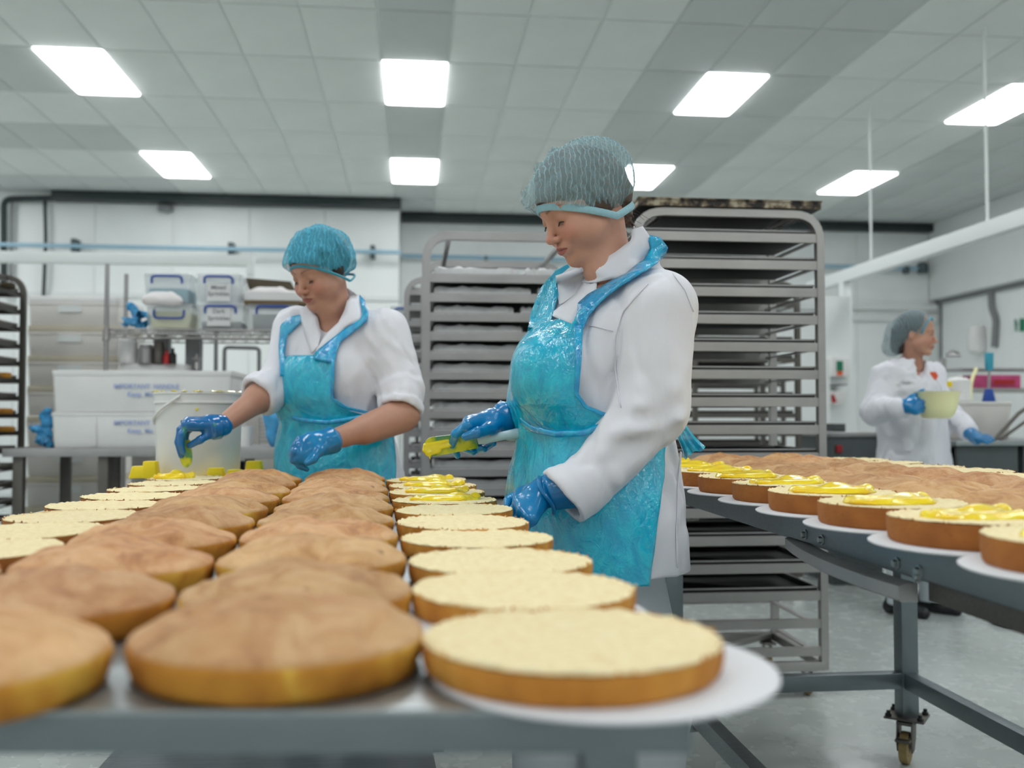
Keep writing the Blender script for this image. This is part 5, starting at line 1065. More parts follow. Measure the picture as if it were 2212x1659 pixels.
# ---- woman at the right-hand side of the cakes --------------------------------
def woman_one():
    l, f = bodyframe(58); d0 = 2.13
    root = T('person', 'woman in pleated grey-blue hairnet and blue plastic apron lowering a curd-covered spatula', 'person', P(1293, 1659, d0) * np.array([1, 1, 0]))
    # coat
    prof = [(1262, 1300, .215, .170), (1235, 1300, .215, .170), (1100, 1292, .213, .172), (1010, 1290, .19, .165), (930, 1286, .168, .158), (860, 1284, .176, .164), (800, 1290, .18, .160), (740, 1302, .19, .142), (690, 1312, .192, .122), (650, 1326, .172, .098), (620, 1334, .125, .080), (596, 1338, .082, .066)]
    pts = [P(cx, py, d0) for py, cx, a, b in prof]; zs = [p[2] for p in pts]
    tors = Fld().u(f_loft(zs, pts, [q[2] for q in prof], [q[3] for q in prof], l, f), .01)
    Sn = P(1420, 668, 1.99); En = P(1412, 882, 1.93); Cn = P(1276, 1032, 1.90); Wn = P(1215, 1076, 1.885)
    Sf = P(1240, 668, 2.26); Ef = P(1232, 890, 2.33); Cf = P(1118, 903, 2.22); Wf = P(1085, 908, 2.19)
    for s_ in (Sn, Sf): tors.u(f_sph(s_ + ZV * .0, .070), .05)
    tors.u(f_ell(P(1372, 640, 2.13), (.09, .09, .07)), .05)                         # upper back
    tors.u(f_ell(P(1205, 800, 2.02), (.085, .085, .075)), .05).u(f_ell(P(1185, 795, 2.15), (.075, .075, .075)), .05)   # bust
    bare = Fld(); bare.ops = list(tors.ops)
    bare.disp(lambda X, Y, Z: .012 * vnoise(X * 9, Y * 9, Z * 4) + .005 * vnoise(X * 24 + 5, Y * 24, Z * 9))
    coat = Fld(); coat.ops = list(tors.ops)
    coat.u(f_cone(Sn, En, .080, .070), .03).u(f_cone(En, Cn, .069, .056), .03).u(f_cyl(Cn + (En - Cn) * .04, Wn, .0600, .0655), .003)
    coat.u(f_cone(Sf, Ef, .075, .062), .03).u(f_cone(Ef, Cf, .062, .048), .02).u(f_cyl(Cf + (Ef - Cf) * .1, Wf + (Cf - Wf) * .2, .050, .050), .006)
    coat.u(f_cyl(P(1330, 612, 2.12), P(1362, 530, 2.12), .086, .072), .012)        # standing collar
    folds(coat, .010, .014, .022)
    cr = coat.crease
    dn = 1.86
    for a, b, r, am in (((1405, 760), (1440, 900), .012, .006), ((1478, 870), (1395, 905), .012, .007), ((1470, 905), (1370, 930), .010, -.006), ((1455, 930), (1350, 965), .011, .007), ((1425, 905), (1330, 900), .010, .006), ((1420, 965), (1310, 1000), .010, .005), ((1380, 880), (1330, 935), .009, -.005), ((1300, 985), (1345, 1055), .008, -.004), ((1465, 800), (1395, 862), .013, .005), ((1490, 720), (1450, 830), .012, -.004)):
        cr(P(*a, dn), P(*b, dn), r * 1.9, am * 1.8)
    for a, b, am in (((1345, 640), (1318, 740), .006), ((1318, 740), (1330, 880), .006), ((1395, 640), (1350, 660), .003)): cr(P(*a, 1.97), P(*b, 1.97), .016, am)
    for x, r in ((1440, .02), (1415, .015), (1462, .015)): cr(P(x, 980, 2.0), P(x + 6, 1215, 2.0), r, .006)
    nb = P(1322, 625, 2.12); C = P(1253, 444, 2.08); R = headframe(64, 30)
    coat.sub(f_cyl(P(1318, 640, 2.10), P(1368, 505, 2.11), .068, .066), .004)       # neck opening
    coat.sub(f_cone(P(1260, 585, 2.04), P(1250, 625, 2.01), .024, .010), .006)
    coat.sub(f_cyl(Wn + (Cn - Wn) * .45, Wn + (Wn - Cn) * .3, .046, .052), .003)
    coat.sub(f_cyl(Wf + (Cf - Wf) * .7, Wf - (Cf - Wf) * .4, .040, .044), .003)
    zh = P(1440, 1238, 2.05)[2]; coat.cut(lambda X, Y, Z: zh - Z + .012 * vnoise(X * 8, Y * 8, 0 * Z) + 0 * X)
    v, q = coat.mesh(.0052, lo=None, hi=None, smooth=1); co = arr(v, q, 'coat', 'coat', root)
    # body
    Ri = R.T
    def loc(p): return Ri @ (np.asarray(p) - C)
    hf = head_fld([((0, -.035, -.04), loc(P(1318, 590, 2.11)), .052, .050, .02), ((0, .0, -.055), loc(P(1300, 585, 2.075)), .036, .040, .02), (loc(P(1318, 590, 2.11)), loc(P(1330, 680, 2.12)), .052, .07, .02)], 0)
    hf.disp(lambda X, Y, Z: .0006 * vnoise(X * 80, Y * 80, Z * 80))
    v, q = hf.mesh(.0021, lo=(-.1, -.16, -.235), hi=(.1, .125, .13)); cols = head_cols(v)
    vb, qb, cb = body_coarse([(P(1330, 690, 2.12), P(1296, 1000, 2.13), .11, .13), (P(1296, 1000, 2.13), P(1296, 1100, 2.13), .13, .13), (Sn, En, .055, .045), (En, Cn, .045, .030), (Sf, Ef, .055, .045), (Ef, P(1088, 905, 2.2), .042, .029)], SKIN)
    join([(v @ R.T + C, q, cols), (vb, qb, cb)], 'body', 'skin', root)
    eyes(R, C, (-.90, -.50), (.1, -.85), root)
    # hair at the nape and hairnet
    NP = lambda Y: np.maximum(.031 + (Y - .085) * .74, -.050)
    H = Fld().u(f_ell((0, -.012, .040), (.079, .101, .087)), .01).u(f_ell((0, -.012, .0), (.0755, .075, .06)), .01).u(f_ell((0, -.085, .03), (.05, .05, .05)), .03)
    H.u(f_cone((.055, -.045, -.03), (.045, -.070, -.06), .022, .014), .02).u(f_cone((.050, -.035, -.045), (.047, -.034, -.105), .018, .007), .01).u(f_cone((.040, -.055, -.045), (.042, -.058, -.115), .020, .007), .01).u(f_cone((0, -.085, -.02), (0, -.085, -.055), .05, .03), .02)
    for i in range(16):
        a = RS.uniform(-.06, .06); H.u(f_cone((a + .01, -.075, -.03), (a * 1.1 + RS.uniform(-.01, .02), -.09 + RS.uniform(-.02, .02), -.085 - RS.uniform(0, .03)), .004, .0012), .003)
    H.disp(lambda X, Y, Z: .003 * vnoise(X * 160, Y * 60, Z * 60))
    H.cut(lambda X, Y, Z: np.where((Y > -.022) & (Z > -.2), NP(Y) - Z + .009 + 0 * X, -1))
    v, q = H.mesh(.003, lo=(-.12, -.17, -.14), hi=(.12, .13, .16)); arr(v @ R.T + C, q, 'hair', 'hairmid', root)
    g = G()
    for i in range(26):                                     # wisps at the nape
        p0 = np.array((RS.uniform(.0, .07), -.07 + RS.uniform(-.03, .02), -.04)); d = np.array((RS.uniform(-.01, .02), RS.uniform(-.05, .01), RS.uniform(-.05, .0)))
        g.tube([(p0 + d * t_ + np.array((.006 * math.sin(5 * t_ + i), 0, -.02 * t_ * t_))) @ R.T + C for t_ in (0, .3, .6, 1.0, 1.3)], .0004, 3)
    g.build('loose_hair', 'hairmid', root)
    N = Fld().u(f_ell((0, -.010, .038), (.093, .114, .094)), .01).u(f_ell((0, -.075, .036), (.086, .084, .080)), .03).u(f_ell((0, .055, .050), (.072, .060, .040)), .03).u(f_ell((.02, -.105, .01), (.055, .045, .055)), .02)
    def pl(X, Y, Z):
        a = np.arctan2(X, Y + .06); r = np.sqrt(X * X + (Y + .03) ** 2 + (Z - .03) ** 2)
        return .0022 * np.sin(a * 46 + 5 * vnoise(X * 16, Y * 16, Z * 16)) * np.clip((.16 - r) * 0 + 1, 0, 1) + .016 * vnoise(X * 20, Y * 20, Z * 20) + .006 * np.abs(vnoise(X * 34, Y * 34, Z * 34)) + .004 * vnoise(X * 70, Y * 70, Z * 70)
    N.disp(pl)
    def rid(X, Y, Z):
        th = np.arctan2(Z + .045, -(Y + .030)) + .5 * vnoise(X * 18, Y * 18, Z * 18); rho = np.sqrt((Z + .045) ** 2 + (Y + .030) ** 2); o = 0
        for t_, am in ((.35, .006), (.8, .009), (1.25, .010), (1.6, .006), (2.0, .009), (2.4, .006), (2.75, .005)): o = o - am * np.exp(-((th - t_) * np.maximum(rho, .02) / .0055) ** 2)
        return (1.7 * o + .005) * np.clip(X / .03, 0, 1) * np.clip(rho / .03, 0, 1)
    N.disp(rid)
    for a, b in (((.09, .045, .075), (.085, -.03, -.01)), ((.05, -.02, .14), (.095, -.045, .0)), ((.0, .0, .15), (.10, -.06, .07)), ((.085, .07, .03), (.09, -.01, .0))): N.crease(a, b, .009, -.012)
    N.cut(lambda X, Y, Z: NP(Y) - Z + 0 * X)
    v, q = N.mesh(.0026, lo=(-.13, -.2, -.06), hi=(.13, .15, .17))
    pz = v[:, 2] - NP(v[:, 1])
    keep = ~((pz < .0016)[q].all(1)); q = q[keep]
    arr(v @ R.T + C, q, 'hairnet', 'net', root)
    g = G(); prof_ = []                                      # elastic band of the net
    for i in range(180):
        a = 2 * math.pi * i / 180; q_ = 1 + .012 * (i % 3 - 1) * (i % 3 != 2); p = np.array((.0768 * q_ * math.sin(a), -.010 + .1035 * q_ * math.cos(a), 0)); p[2] = float(NP(p[1])) - .002; prof_.append(p @ R.T + C)
    g.sweep(prof_, [(.0032 * math.cos(t_), .0080 * math.sin(t_)) for t_ in np.linspace(0, 2 * math.pi, 9)[:-1]], closed=True, up=R[:, 2]); g.build('net_band', 'netband', root)
    # collar, lapels
    kw = dict(d0=1.6, d1=2.6, fallback=2.05)
    strip(coat, [(1368, 495), (1363, 520), (1328, 546), (1300, 563), (1277, 583), (1257, 610)], [(1388, 489), (1404, 512), (1406, 537), (1390, 558), (1343, 598), (1287, 610)], 'collar', 'coat', root, off=.010, bulge=.004, **kw)
    strip(coat, [(1273, 588), (1240, 640), (1212, 662), (1186, 680)], [(1290, 606), (1288, 628), (1256, 668), (1236, 700)], 'lapel', 'coat', root, off=.007, bulge=.006, **kw)
    strip(coat, [(1268, 573), (1262, 602), (1246, 634), (1222, 652)], [(1201, 596), (1201, 618), (1206, 642), (1209, 658)], 'lapel', 'coat', root, off=.007, bulge=.008, **kw)
    # apron
    zpy = lambda py, d=2.03: 1.1 + (901 - py) / FPX * d
    cfn = lambda z: np.array([np.interp(z, zs[::1], [p[0] for p in pts]), np.interp(z, zs, [p[1] for p in pts])]) if zs[0] < zs[-1] else None
    ez = interp_fn([zpy(p) for p in (1262, 1235, 1100, 1050, 1000, 962, 930, 905, 885, 860, 760, 700, 684)], [1396, 1400, 1419, 1428, 1438, 1440, 1400, 1330, 1280, 1248, 1250, 1256, 1258])
    zw = zpy(930)
    def off(z, ph):
        b = .006 + .012 * math.exp(-((z - zw - .055) / .05) ** 2) + .010 * (1 - math.exp(-(max(0, zw - z) / .08) ** 2)) + (.003 if z > zw + .05 else 0)
        return b + .007 * vnoise(ph * 4 + z * 9, ph * 0 + z * 3, ph * 0) * (1 if abs(z - zw) > .02 else .3) + .003 * vnoise(ph * 13 + z * 14, ph * 0 + z * 9, ph * 0 + 3)
    zr = np.concatenate([np.linspace(zpy(1243), zw, 60), np.linspace(zw, zpy(686), 60)[1:]])
    V, Fq = wrap(bare, zr, cfn, l, f, lambda z: math.radians(-72 if z > zw else -95), lambda z: 0, off, 90, edge_px=lambda z, py: ez(z))
    ap = arr(V, Fq, 'apron', 'apron', root); m = ap.modifiers.new('solid', 'SOLIDIFY'); m.thickness = .0012; m.offset = 0
    st = coat
    strip(st, [(1400, 508), (1426, 514), (1443, 535), (1436, 552), (1418, 569), (1366, 602), (1338, 620), (1310, 640), (1290, 660), (1272, 683), (1260, 712)], [(1398, 510), (1402, 520), (1406, 536), (1400, 548), (1391, 560), (1353, 591), (1325, 604), (1292, 624), (1270, 636), (1249, 655), (1244, 690)], 'apron_strap', 'apron2', root, off=.013, bulge=.006, **kw)
    strip(st, [(1226, 571), (1200, 584), (1168, 621), (1146, 676), (1140, 715)], [(1231, 577), (1203, 600), (1207, 636), (1192, 684), (1185, 720)], 'apron_strap', 'apron', root, off=.009, **kw)
    strip(bare, [(1124, 902), (1150, 920), (1200, 931), (1260, 928), (1332, 902)], [(1124, 914), (1150, 934), (1200, 944), (1262, 941), (1340, 918)], 'apron_tie', 'apron2', root, off=.024, bulge=.005, **kw)
    strip(bare, [(1240, 700), (1243, 780), (1240, 850), (1262, 882), (1300, 898), (1335, 906)], [(1260, 700), (1256, 780), (1250, 850), (1268, 876), (1304, 890), (1335, 898)], 'apron_hem', 'apron2', root, off=.024, **kw)
    g = G()                                                   # loose tie ends behind the waist
    for (x, y), (ex, ey), w0, w1, s_ in (((1458, 900), (1506, 975), 5, 20, 0), ((1462, 915), (1482, 988), 4, 9, 2)):
        Vv = []
        for i in range(21):
            t_ = i / 20; wd = w0 + (w1 - w0) * t_; nx, ny = (ey - y) / 90, -(ex - x) / 90
            for j in range(9): k_ = j / 4 - 1; Vv.append(P(x + (ex - x) * t_ + nx * wd * k_ + 2 * math.sin(7 * t_ + s_), y + (ey - y) * t_ + ny * wd * k_ + 5 * t_ * math.sin(3 * k_ + s_), 2.03 + .010 * math.sin(5 * t_ + s_) + .006 * t_ * math.sin(6 * k_ + s_)))
        g.add(Vv, [(i * 9 + j, i * 9 + j + 1, i * 9 + j + 10, i * 9 + j + 9) for i in range(20) for j in range(8)])
    g.build('tie_end', 'apron', root)
    for nm, A in (('seam', [(1398, 612), (1372, 640), (1344, 672), (1326, 730), (1328, 800), (1340, 880)]), ('seam', [(1452, 590), (1480, 628), (1497, 672)]), ('pocket_seam', [(1266, 701), (1290, 706), (1322, 714)]), ('seam', [(1470, 975), (1463, 1060), (1461, 1150), (1462, 1225)])):
        strip(coat, A, [(x + 2.2, y + 1.6) for x, y in A], nm, 'coat', root, off=.0015, n=2, th=.0022, **kw)
    # gloves
    W = P(1178, 1062, 1.90)
    g1 = hand(W, [P(1128, 1066, 1.93), P(1124, 1084, 1.90), P(1132, 1104, 1.865), P(1146, 1120, 1.845)],
              [[P(1108, 1074, 1.94), P(1098, 1082, 1.93), P(1096, 1092, 1.92)], [P(1106, 1106, 1.90), P(1100, 1126, 1.89), P(1104, 1142, 1.88)], [P(1114, 1128, 1.86), P(1110, 1146, 1.85), P(1116, 1160, 1.85)], [P(1134, 1142, 1.84), P(1130, 1156, 1.835), P(1134, 1168, 1.835)]],
              [P(1150, 1066, 1.945), P(1126, 1068, 1.965), P(1106, 1080, 1.97)], [(P(1185, 1066, 1.895), P(1240, 1050, 1.895), .036, .045)], wr=.032, palmr=.0165)
    v, q = g1.mesh(.0024); gl = arr(v, q, 'glove', 'glove', root)
    g = G(); c0 = P(1180, 1070, 1.895); ax = (P(1240, 1040, 1.895) - c0); ax /= np.linalg.norm(ax); b1 = np.cross(ax, ZV); b1 /= np.linalg.norm(b1); b2 = np.cross(ax, b1)
    g.tube([c0 + (b1 * math.cos(a) * .0375 + b2 * math.sin(a) * .0385) + ax * .003 * math.sin(3 * a) for a in np.linspace(0, 2 * math.pi, 33)[:-1]], .0042, 8, closed=True); g.build('glove_cuff', 'glove', gl)
    gl.children[0].location = (0, 0, 0); bpy.data.objects[gl.children[0].name].data.transform(Matrix.Translation(-Vector(root.location)))
    W = P(1086, 905, 2.18)
    g2 = hand(W, [P(1012, 920, 2.10), P(1014, 912, 2.13), P(1024, 912, 2.16), P(1036, 918, 2.185)],
              [[P(984, 938, 2.10), P(976, 962, 2.13), P(988, 984, 2.15)], [P(986, 936, 2.16), P(1000, 966, 2.18), P(1022, 976, 2.165)], [P(1004, 944, 2.20), P(1022, 972, 2.19), P(1046, 970, 2.155)], [P(1024, 948, 2.215), P(1044, 970, 2.19), P(1066, 958, 2.15)]],
              [P(1062, 926, 2.115), P(1032, 934, 2.075), P(1006, 944, 2.075)], [(P(1078, 906, 2.18), P(1100, 900, 2.185), .036, .038)], wr=.031, palmr=.0160, fr=.0100)
    v, q = g2.mesh(.0024); arr(v, q, 'glove', 'glove', root)
    # trousers and shoes
    hip = P(1296, 1120, 2.15); base = P(1296, 1120, 2.15) * np.array([1, 1, 0])
    ft = [base - l * .10 + f * .08, base + l * .12 - f * .02]; kn = [ft[0] + ZV * .48, ft[1] + ZV * .48 - f * .02]
    trousers(root, hip, ft, kn, f)
    for c in ft: shoe(c, f, root)
    # spatula in her hand
    sp = T('spatula', 'teal spatula with curd-coated blade and pale handle held above the iced cake layers', 'spatula', P(1000, 950, 2.13))
    a = P(1030, 950, 2.125); b = P(915, 968, 2.12); u = (b - a) / np.linalg.norm(b - a); up = np.cross(np.cross(u, ZV - FW * .25), u); up = up / np.linalg.norm(up); nn = np.cross(u, up)
    g = G(); V = []; nL = 16
    for i in range(nL + 1):
        t_ = i / nL; hw = .019 + .004 * t_
        if t_ > .8: hw *= math.sqrt(max(0.02, 1 - ((t_ - .8) / .2) ** 2))
        for sx, sy in ((-1, -1), (1, -1), (1, 1), (-1, 1)): V.append(a + (b - a) * t_ + up * hw * sx + nn * .0022 * sy)
    g.add(V, [(i * 4 + k, i * 4 + (k + 1) % 4, i * 4 + 4 + (k + 1) % 4, i * 4 + 4 + k) for i in range(nL) for k in range(4)] + [(3, 2, 1, 0), tuple(nL * 4 + k for k in range(4))]); g.build('blade', 'bladeY', sp)
    D = Fld(); D.u(f_cone(P(919, 962, 2.117), P(968, 952, 2.119), .0060, .0045), .006).u(f_cone(P(918, 972, 2.117), P(972, 962, 2.119), .0066, .0045), .006).u(f_cone(P(924, 980, 2.115), P(950, 975, 2.118), .0055, .004), .006).u(f_cone(P(927, 978, 2.113), P(929, 990, 2.113), .0038, .0011), .006).u(f_sph(P(929, 991, 2.113), .0018), .003)
    v, q = D.mesh(.0022); arr(v, q, 'curd_drip', 'drip', sp)
    g = G(); g.lathe((0, 0, 0), [(.0001, 0), (.011, .002), (.0125, .02), (.010, .06), (.0125, .10), (.0135, .118), (.009, .125), (.0001, .126)], 14, axis=np.stack([up, nn, -u], 1)); g.v[0] = g.v[0] + a; g.build('handle', 'handle', sp)
    return root

# ---- woman at the far end of the cakes ----------------------------------------
def woman_two():
    l, f = bodyframe(24); d0 = 3.07
    root = T('person.001', 'woman in bright blue hairnet and rolled sleeves spreading curd at the far table end', 'person', P(730, 1200, d0) * np.array([1, 1, 0]))
    prof = [(1215, 742, .215, .16), (1100, 742, .21, .155), (1040, 740, .205, .150), (960, 735, .19, .142), (905, 728, .17, .130), (860, 724, .176, .136), (800, 724, .184, .138), (740, 730, .188, .115), (705, 731, .172, .096), (680, 730, .13, .08), (660, 728, .082, .062)]
    pts = [P(cx, py, d0) for py, cx, a, b in prof]; zs = [p[2] for p in pts]
    tors = Fld().u(f_loft(zs, pts, [q[2] for q in prof], [q[3] for q in prof], l, f), .01)
    Sr = P(638, 712, 3.13); Er = P(604, 826, 3.02); Cr = P(553, 858, 2.94); Wr = P(478, 920, 2.83)
    Sl = P(828, 716, 3.0); El = P(877, 882, 2.92); Cl = P(868, 888, 2.91); Wl = P(712, 953, 2.72)
    for s_ in (Sr, Sl): tors.u(f_sph(s_, .070), .05)
    tors.u(f_ell(P(672, 812, 2.99), (.07, .065, .07)), .06).u(f_ell(P(755, 812, 2.975), (.07, .065, .07)), .06)
    bare = Fld(); bare.ops = list(tors.ops); bare.disp(lambda X, Y, Z: .012 * vnoise(X * 9, Y * 9, Z * 4))
    coat = Fld(); coat.ops = list(tors.ops)
    coat.u(f_cone(Sr, Er, .072, .066), .03).u(f_cyl(Er + (Er - Cr) * .15, Cr, .070, .066, .02), .015).u(f_cyl(Cr + (Er - Cr) * .45, Cr, .071, .069, .008), .004)
    e2 = P(868, 830, 2.95)
    coat.u(f_cone(Sl, e2, .074, .070), .03).u(f_cyl(e2, P(868, 888, 2.90), .078, .070, .02), .015).u(f_cyl(P(869, 862, 2.92), P(864, 892, 2.90), .080, .074, .008), .004)
    coat.u(f_cyl(P(730, 678, 3.06), P(742, 630, 3.08), .086, .074), .012)
    folds(coat, .012, .014, .016, 1.15)
    for a, b, am in (((790, 720), (810, 790), .006), ((810, 790), (815, 880), .008), ((880, 790), (830, 830), .007), ((900, 830), (840, 850), -.008), ((905, 850), (845, 870), .008), ((630, 780), (560, 800), .008), ((625, 800), (545, 825), -.008), ((612, 830), (560, 840), .006), ((760, 800), (790, 870), .006), ((650, 720), (640, 800), .006)):
        cr_d = 2.86; coat.crease(P(*a, cr_d), P(*b, cr_d), .05, am * 1.3)
    coat.sub(f_cyl(P(726, 700, 3.04), P(738, 600, 3.04), .073, .073), .004).sub(f_cone(P(700, 690, 2.97), P(689, 735, 2.92), .045, .022), .006)
    coat.sub(f_cyl(Cr + (Er - Cr) * .2, Cr + (Cr - Er) * .3, .048, .052), .003).sub(f_cyl(P(869, 876, 2.91), P(862, 912, 2.89), .050, .056), .003)
    v, q = coat.mesh(.0065); arr(v, q, 'coat', 'coat', root)
    C = P(690, 583, 3.0); R = headframe(33, 27); Ri = R.T
    def loc(p): return Ri @ (np.asarray(p) - C)
    hf = head_fld([((0, -.03, -.04), loc(P(722, 668, 3.05)), .050, .050, .02), ((0, -.0, -.055), loc(P(712, 668, 3.01)), .036, .040, .02), (loc(P(722, 668, 3.05)), loc(P(722, 760, 3.06)), .052, .08, .02)], 0)
    v, q = hf.mesh(.0026, lo=(-.1, -.17, -.25), hi=(.1, .125, .13)); cols = head_cols(v, .92)
    vb, qb, cb = body_coarse([(P(728, 750, 3.08), P(735, 1000, 3.08), .10, .12), (Sr, Er, .05, .048)], SKIN * .9)
    A = Fld().u(f_cone(Er, P(560, 858, 2.94), .044, .044), .02).u(f_cone(P(575, 850, 2.97), Wr, .045, .027), .02).u(f_cone(P(868, 850, 2.93), P(874, 896, 2.91), .046, .046), .02).u(f_cone(P(868, 898, 2.90), Wl, .048, .029), .02).u(f_cone(P(850, 905, 2.885), P(790, 930, 2.80), .047, .040), .02)
    va, qa = A.mesh(.006, smooth=2)
    join([(v @ R.T + C, q, cols), (vb, qb, cb), (va, qa, flat(va, SKIN * .88))], 'body', 'skin', root)
    eyes(R, C, (-.86, -.62), (0, -.95), root)
    NP = lambda Y: np.maximum(.040 + (Y - .085) * .80, -.055)
    H = Fld().u(f_ell((0, -.012, .042), (.080, .101, .087)), .01).u(f_ell((0, -.012, .0), (.0755, .075, .06)), .01).u(f_ell((0, -.085, .01), (.05, .045, .05)), .03)
    H.disp(lambda X, Y, Z: .003 * vnoise(X * 160, Y * 60, Z * 60)); H.cut(lambda X, Y, Z: NP(Y) - Z + .009 + 0 * X)
    v, q = H.mesh(.004, lo=(-.12, -.17, -.12), hi=(.12, .13, .16)); arr(v @ R.T + C, q, 'hair', 'hair', root)
    N = Fld().u(f_ell((0, -.010, .044), (.092, .109, .093)), .01).u(f_ell((0, -.075, .02), (.080, .075, .080)), .03).u(f_ell((0, .05, .050), (.070, .058, .038)), .03)
    N.disp(lambda X, Y, Z: .016 * vnoise(X * 24, Y * 24, Z * 24) + .007 * np.abs(vnoise(X * 40, Y * 40, Z * 40)) + .005 * vnoise(X * 70, Y * 70, Z * 30) + .0018 * np.sin(np.arctan2(X, Y + .05) * 30 + 4 * vnoise(X * 16, Y * 16, Z * 16)))
    N.cut(lambda X, Y, Z: NP(Y) - Z + 0 * X)
    v, q = N.mesh(.0034, lo=(-.13, -.2, -.12), hi=(.13, .15, .17)); pz = v[:, 2] - NP(v[:, 1])
    q = q[~((pz < .002)[q].all(1))]; arr(v @ R.T + C, q, 'hairnet', 'net2', root)
    g = G(); pp = []
    for i in range(64):
        a = 2 * math.pi * i / 64; p = np.array((.0810 * math.sin(a), -.012 + .1020 * math.cos(a), 0)); p[2] = float(NP(p[1])) - .001; pp.append(p @ R.T + C)
    g.sweep(pp, [(.0032 * math.cos(t_), .0045 * math.sin(t_)) for t_ in np.linspace(0, 2 * math.pi, 9)[:-1]], closed=True, up=R[:, 2]); g.build('net_band', 'teal', root)
    kw = dict(d0=2.5, d1=3.6, fallback=2.98)
    strip(coat, [(749, 622), (752, 640), (744, 672), (731, 697), (704, 722), (688, 750)], [(757, 626), (777, 641), (783, 690), (748, 706), (724, 730), (676, 766)], 'collar', 'coat', root, off=.010, bulge=.006, **kw)
    strip(coat, [(662, 660), (686, 684), (693, 721), (688, 748)], [(648, 668), (650, 690), (658, 720), (674, 764)], 'lapel', 'coat', root, off=.010, bulge=.006, **kw)
    zpy = lambda py, d=2.95: 1.1 + (901 - py) / FPX * d
    cfn = lambda z: np.array([np.interp(z, zs, [p[0] for p in pts]), np.interp(z, zs, [p[1] for p in pts])])
    ez = interp_fn([zpy(p) for p in (1200, 1022, 970, 930, 912, 900, 888, 865, 777, 766)], [850, 848, 850, 856, 840, 800, 755, 720, 723, 724]); zw = zpy(908)
    def off(z, ph):
        b = .007 + .014 * math.exp(-((z - zw - .06) / .05) ** 2) + .012 * (1 - math.exp(-(max(0, zw - z) / .08) ** 2))
        return b + .009 * vnoise(ph * 4 + z * 9, ph * 0 + z * 3, ph * 0) * (1 if abs(z - zw) > .02 else .3) + .004 * vnoise(ph * 12 + z * 12, ph * 0 + z * 8, ph * 0 + 3)
    zr = np.concatenate([np.linspace(zpy(1150), zw, 46), np.linspace(zw, zpy(768), 44)[1:]])
    V, Fq = wrap(bare, zr, cfn, l, f, lambda z: math.radians(-62 if z > zw else -88), lambda z: 0, off, 70, edge_px=lambda z, py: ez(z))
    ap = arr(V, Fq, 'apron', 'apron', root); m = ap.modifiers.new('solid', 'SOLIDIFY'); m.thickness = .0012; m.offset = 0
    strip(coat, [(777, 637), (788, 650), (796, 676), (792, 694), (762, 719), (736, 738), (727, 762), (722, 785)], [(776, 642), (780, 660), (782, 682), (778, 690), (745, 711), (714, 734), (682, 760), (676, 775)], 'apron_strap', 'apron2', root, off=.013, **kw)
    strip(coat, [(650, 680), (628, 684), (606, 702), (602, 746), (605, 812)], [(658, 688), (641, 704), (620, 726), (615, 758), (620, 812)], 'apron_strap', 'apron2', root, off=.010, **kw)
    strip(bare, [(628, 898), (660, 904), (710, 908), (770, 898), (835, 893)], [(630, 906), (660, 913), (710, 917), (770, 908), (835, 903)], 'apron_tie', 'apron2', root, off=.030, bulge=.004, **kw)
    strip(bare, [(716, 775), (714, 830), (714, 862), (745, 884), (800, 896)], [(723, 775), (721, 830), (720, 860), (750, 878), (802, 890)], 'apron_hem', 'apron2', root, off=.028, **kw)
    W = Wr
    g1 = hand(W, [P(420, 920, 2.84), P(414, 912, 2.81), P(408, 912, 2.78), P(404, 918, 2.75)],
              [[P(402, 932, 2.85), P(398, 955, 2.84), P(402, 978, 2.82)], [P(394, 925, 2.80), P(388, 950, 2.79), P(394, 976, 2.79)], [P(390, 928, 2.765), P(385, 955, 2.76), P(392, 984, 2.77)], [P(392, 938, 2.735), P(390, 960, 2.735), P(396, 978, 2.75)]],
              [P(452, 938, 2.80), P(432, 950, 2.775), P(410, 962, 2.77)], [(P(474, 922, 2.825), P(455, 925, 2.81), .036, .036)], wr=.034, palmr=.0175, fr=.0115)
    v, q = g1.mesh(.003); arr(v, q, 'glove', 'gloveY', root)
    g2 = hand(Wl, [P(668, 948, 2.68), P(656, 958, 2.66), P(650, 972, 2.645), P(652, 988, 2.64)],
              [[P(648, 950, 2.66), P(636, 968, 2.655), P(646, 984, 2.66)], [P(640, 962, 2.64), P(632, 980, 2.64), P(646, 996, 2.65)], [P(636, 976, 2.63), P(634, 994, 2.635), P(652, 1006, 2.65)], [P(642, 992, 2.63), P(646, 1006, 2.64), P(662, 1014, 2.65)]],
              [P(690, 975, 2.66), P(676, 992, 2.64), P(664, 1000, 2.63)], [(P(705, 955, 2.715), P(722, 948, 2.73), .036, .040)], wr=.038, palmr=.020, fr=.0115)
    v, q = g2.mesh(.003); arr(v, q, 'glove', 'glove', root)
    hip = P(738, 1060, 3.1); base = hip * np.array([1, 1, 0]); ft = [base - l * .12, base + l * .12]; kn = [p + ZV * .48 for p in ft]
    trousers(root, hip, ft, kn, f)
    for c in ft: shoe(c, f, root)
    sp = T('spatula.001', 'teal spatula with yellow curd pressed upright onto a cake by the blue glove', 'spatula', P(402, 985, 2.78))
    g = G(); V = []; a = P(400, 950, 2.775); b = P(403, 1010, 2.78); u = (b - a) / np.linalg.norm(b - a)
    for i in range(13):
        t_ = i / 12; hw = .013 + .005 * math.sin(t_ * 3) ; hw *= math.sqrt(max(.03, 1 - max(0, (t_ - .7) / .3) ** 2))
        for sx, sy in ((-1, -1), (1, -1), (1, 1), (-1, 1)): V.append(a + (b - a) * t_ + RT * hw * sx * .9 + FH * .002 * sy + FH * hw * sx * .3)
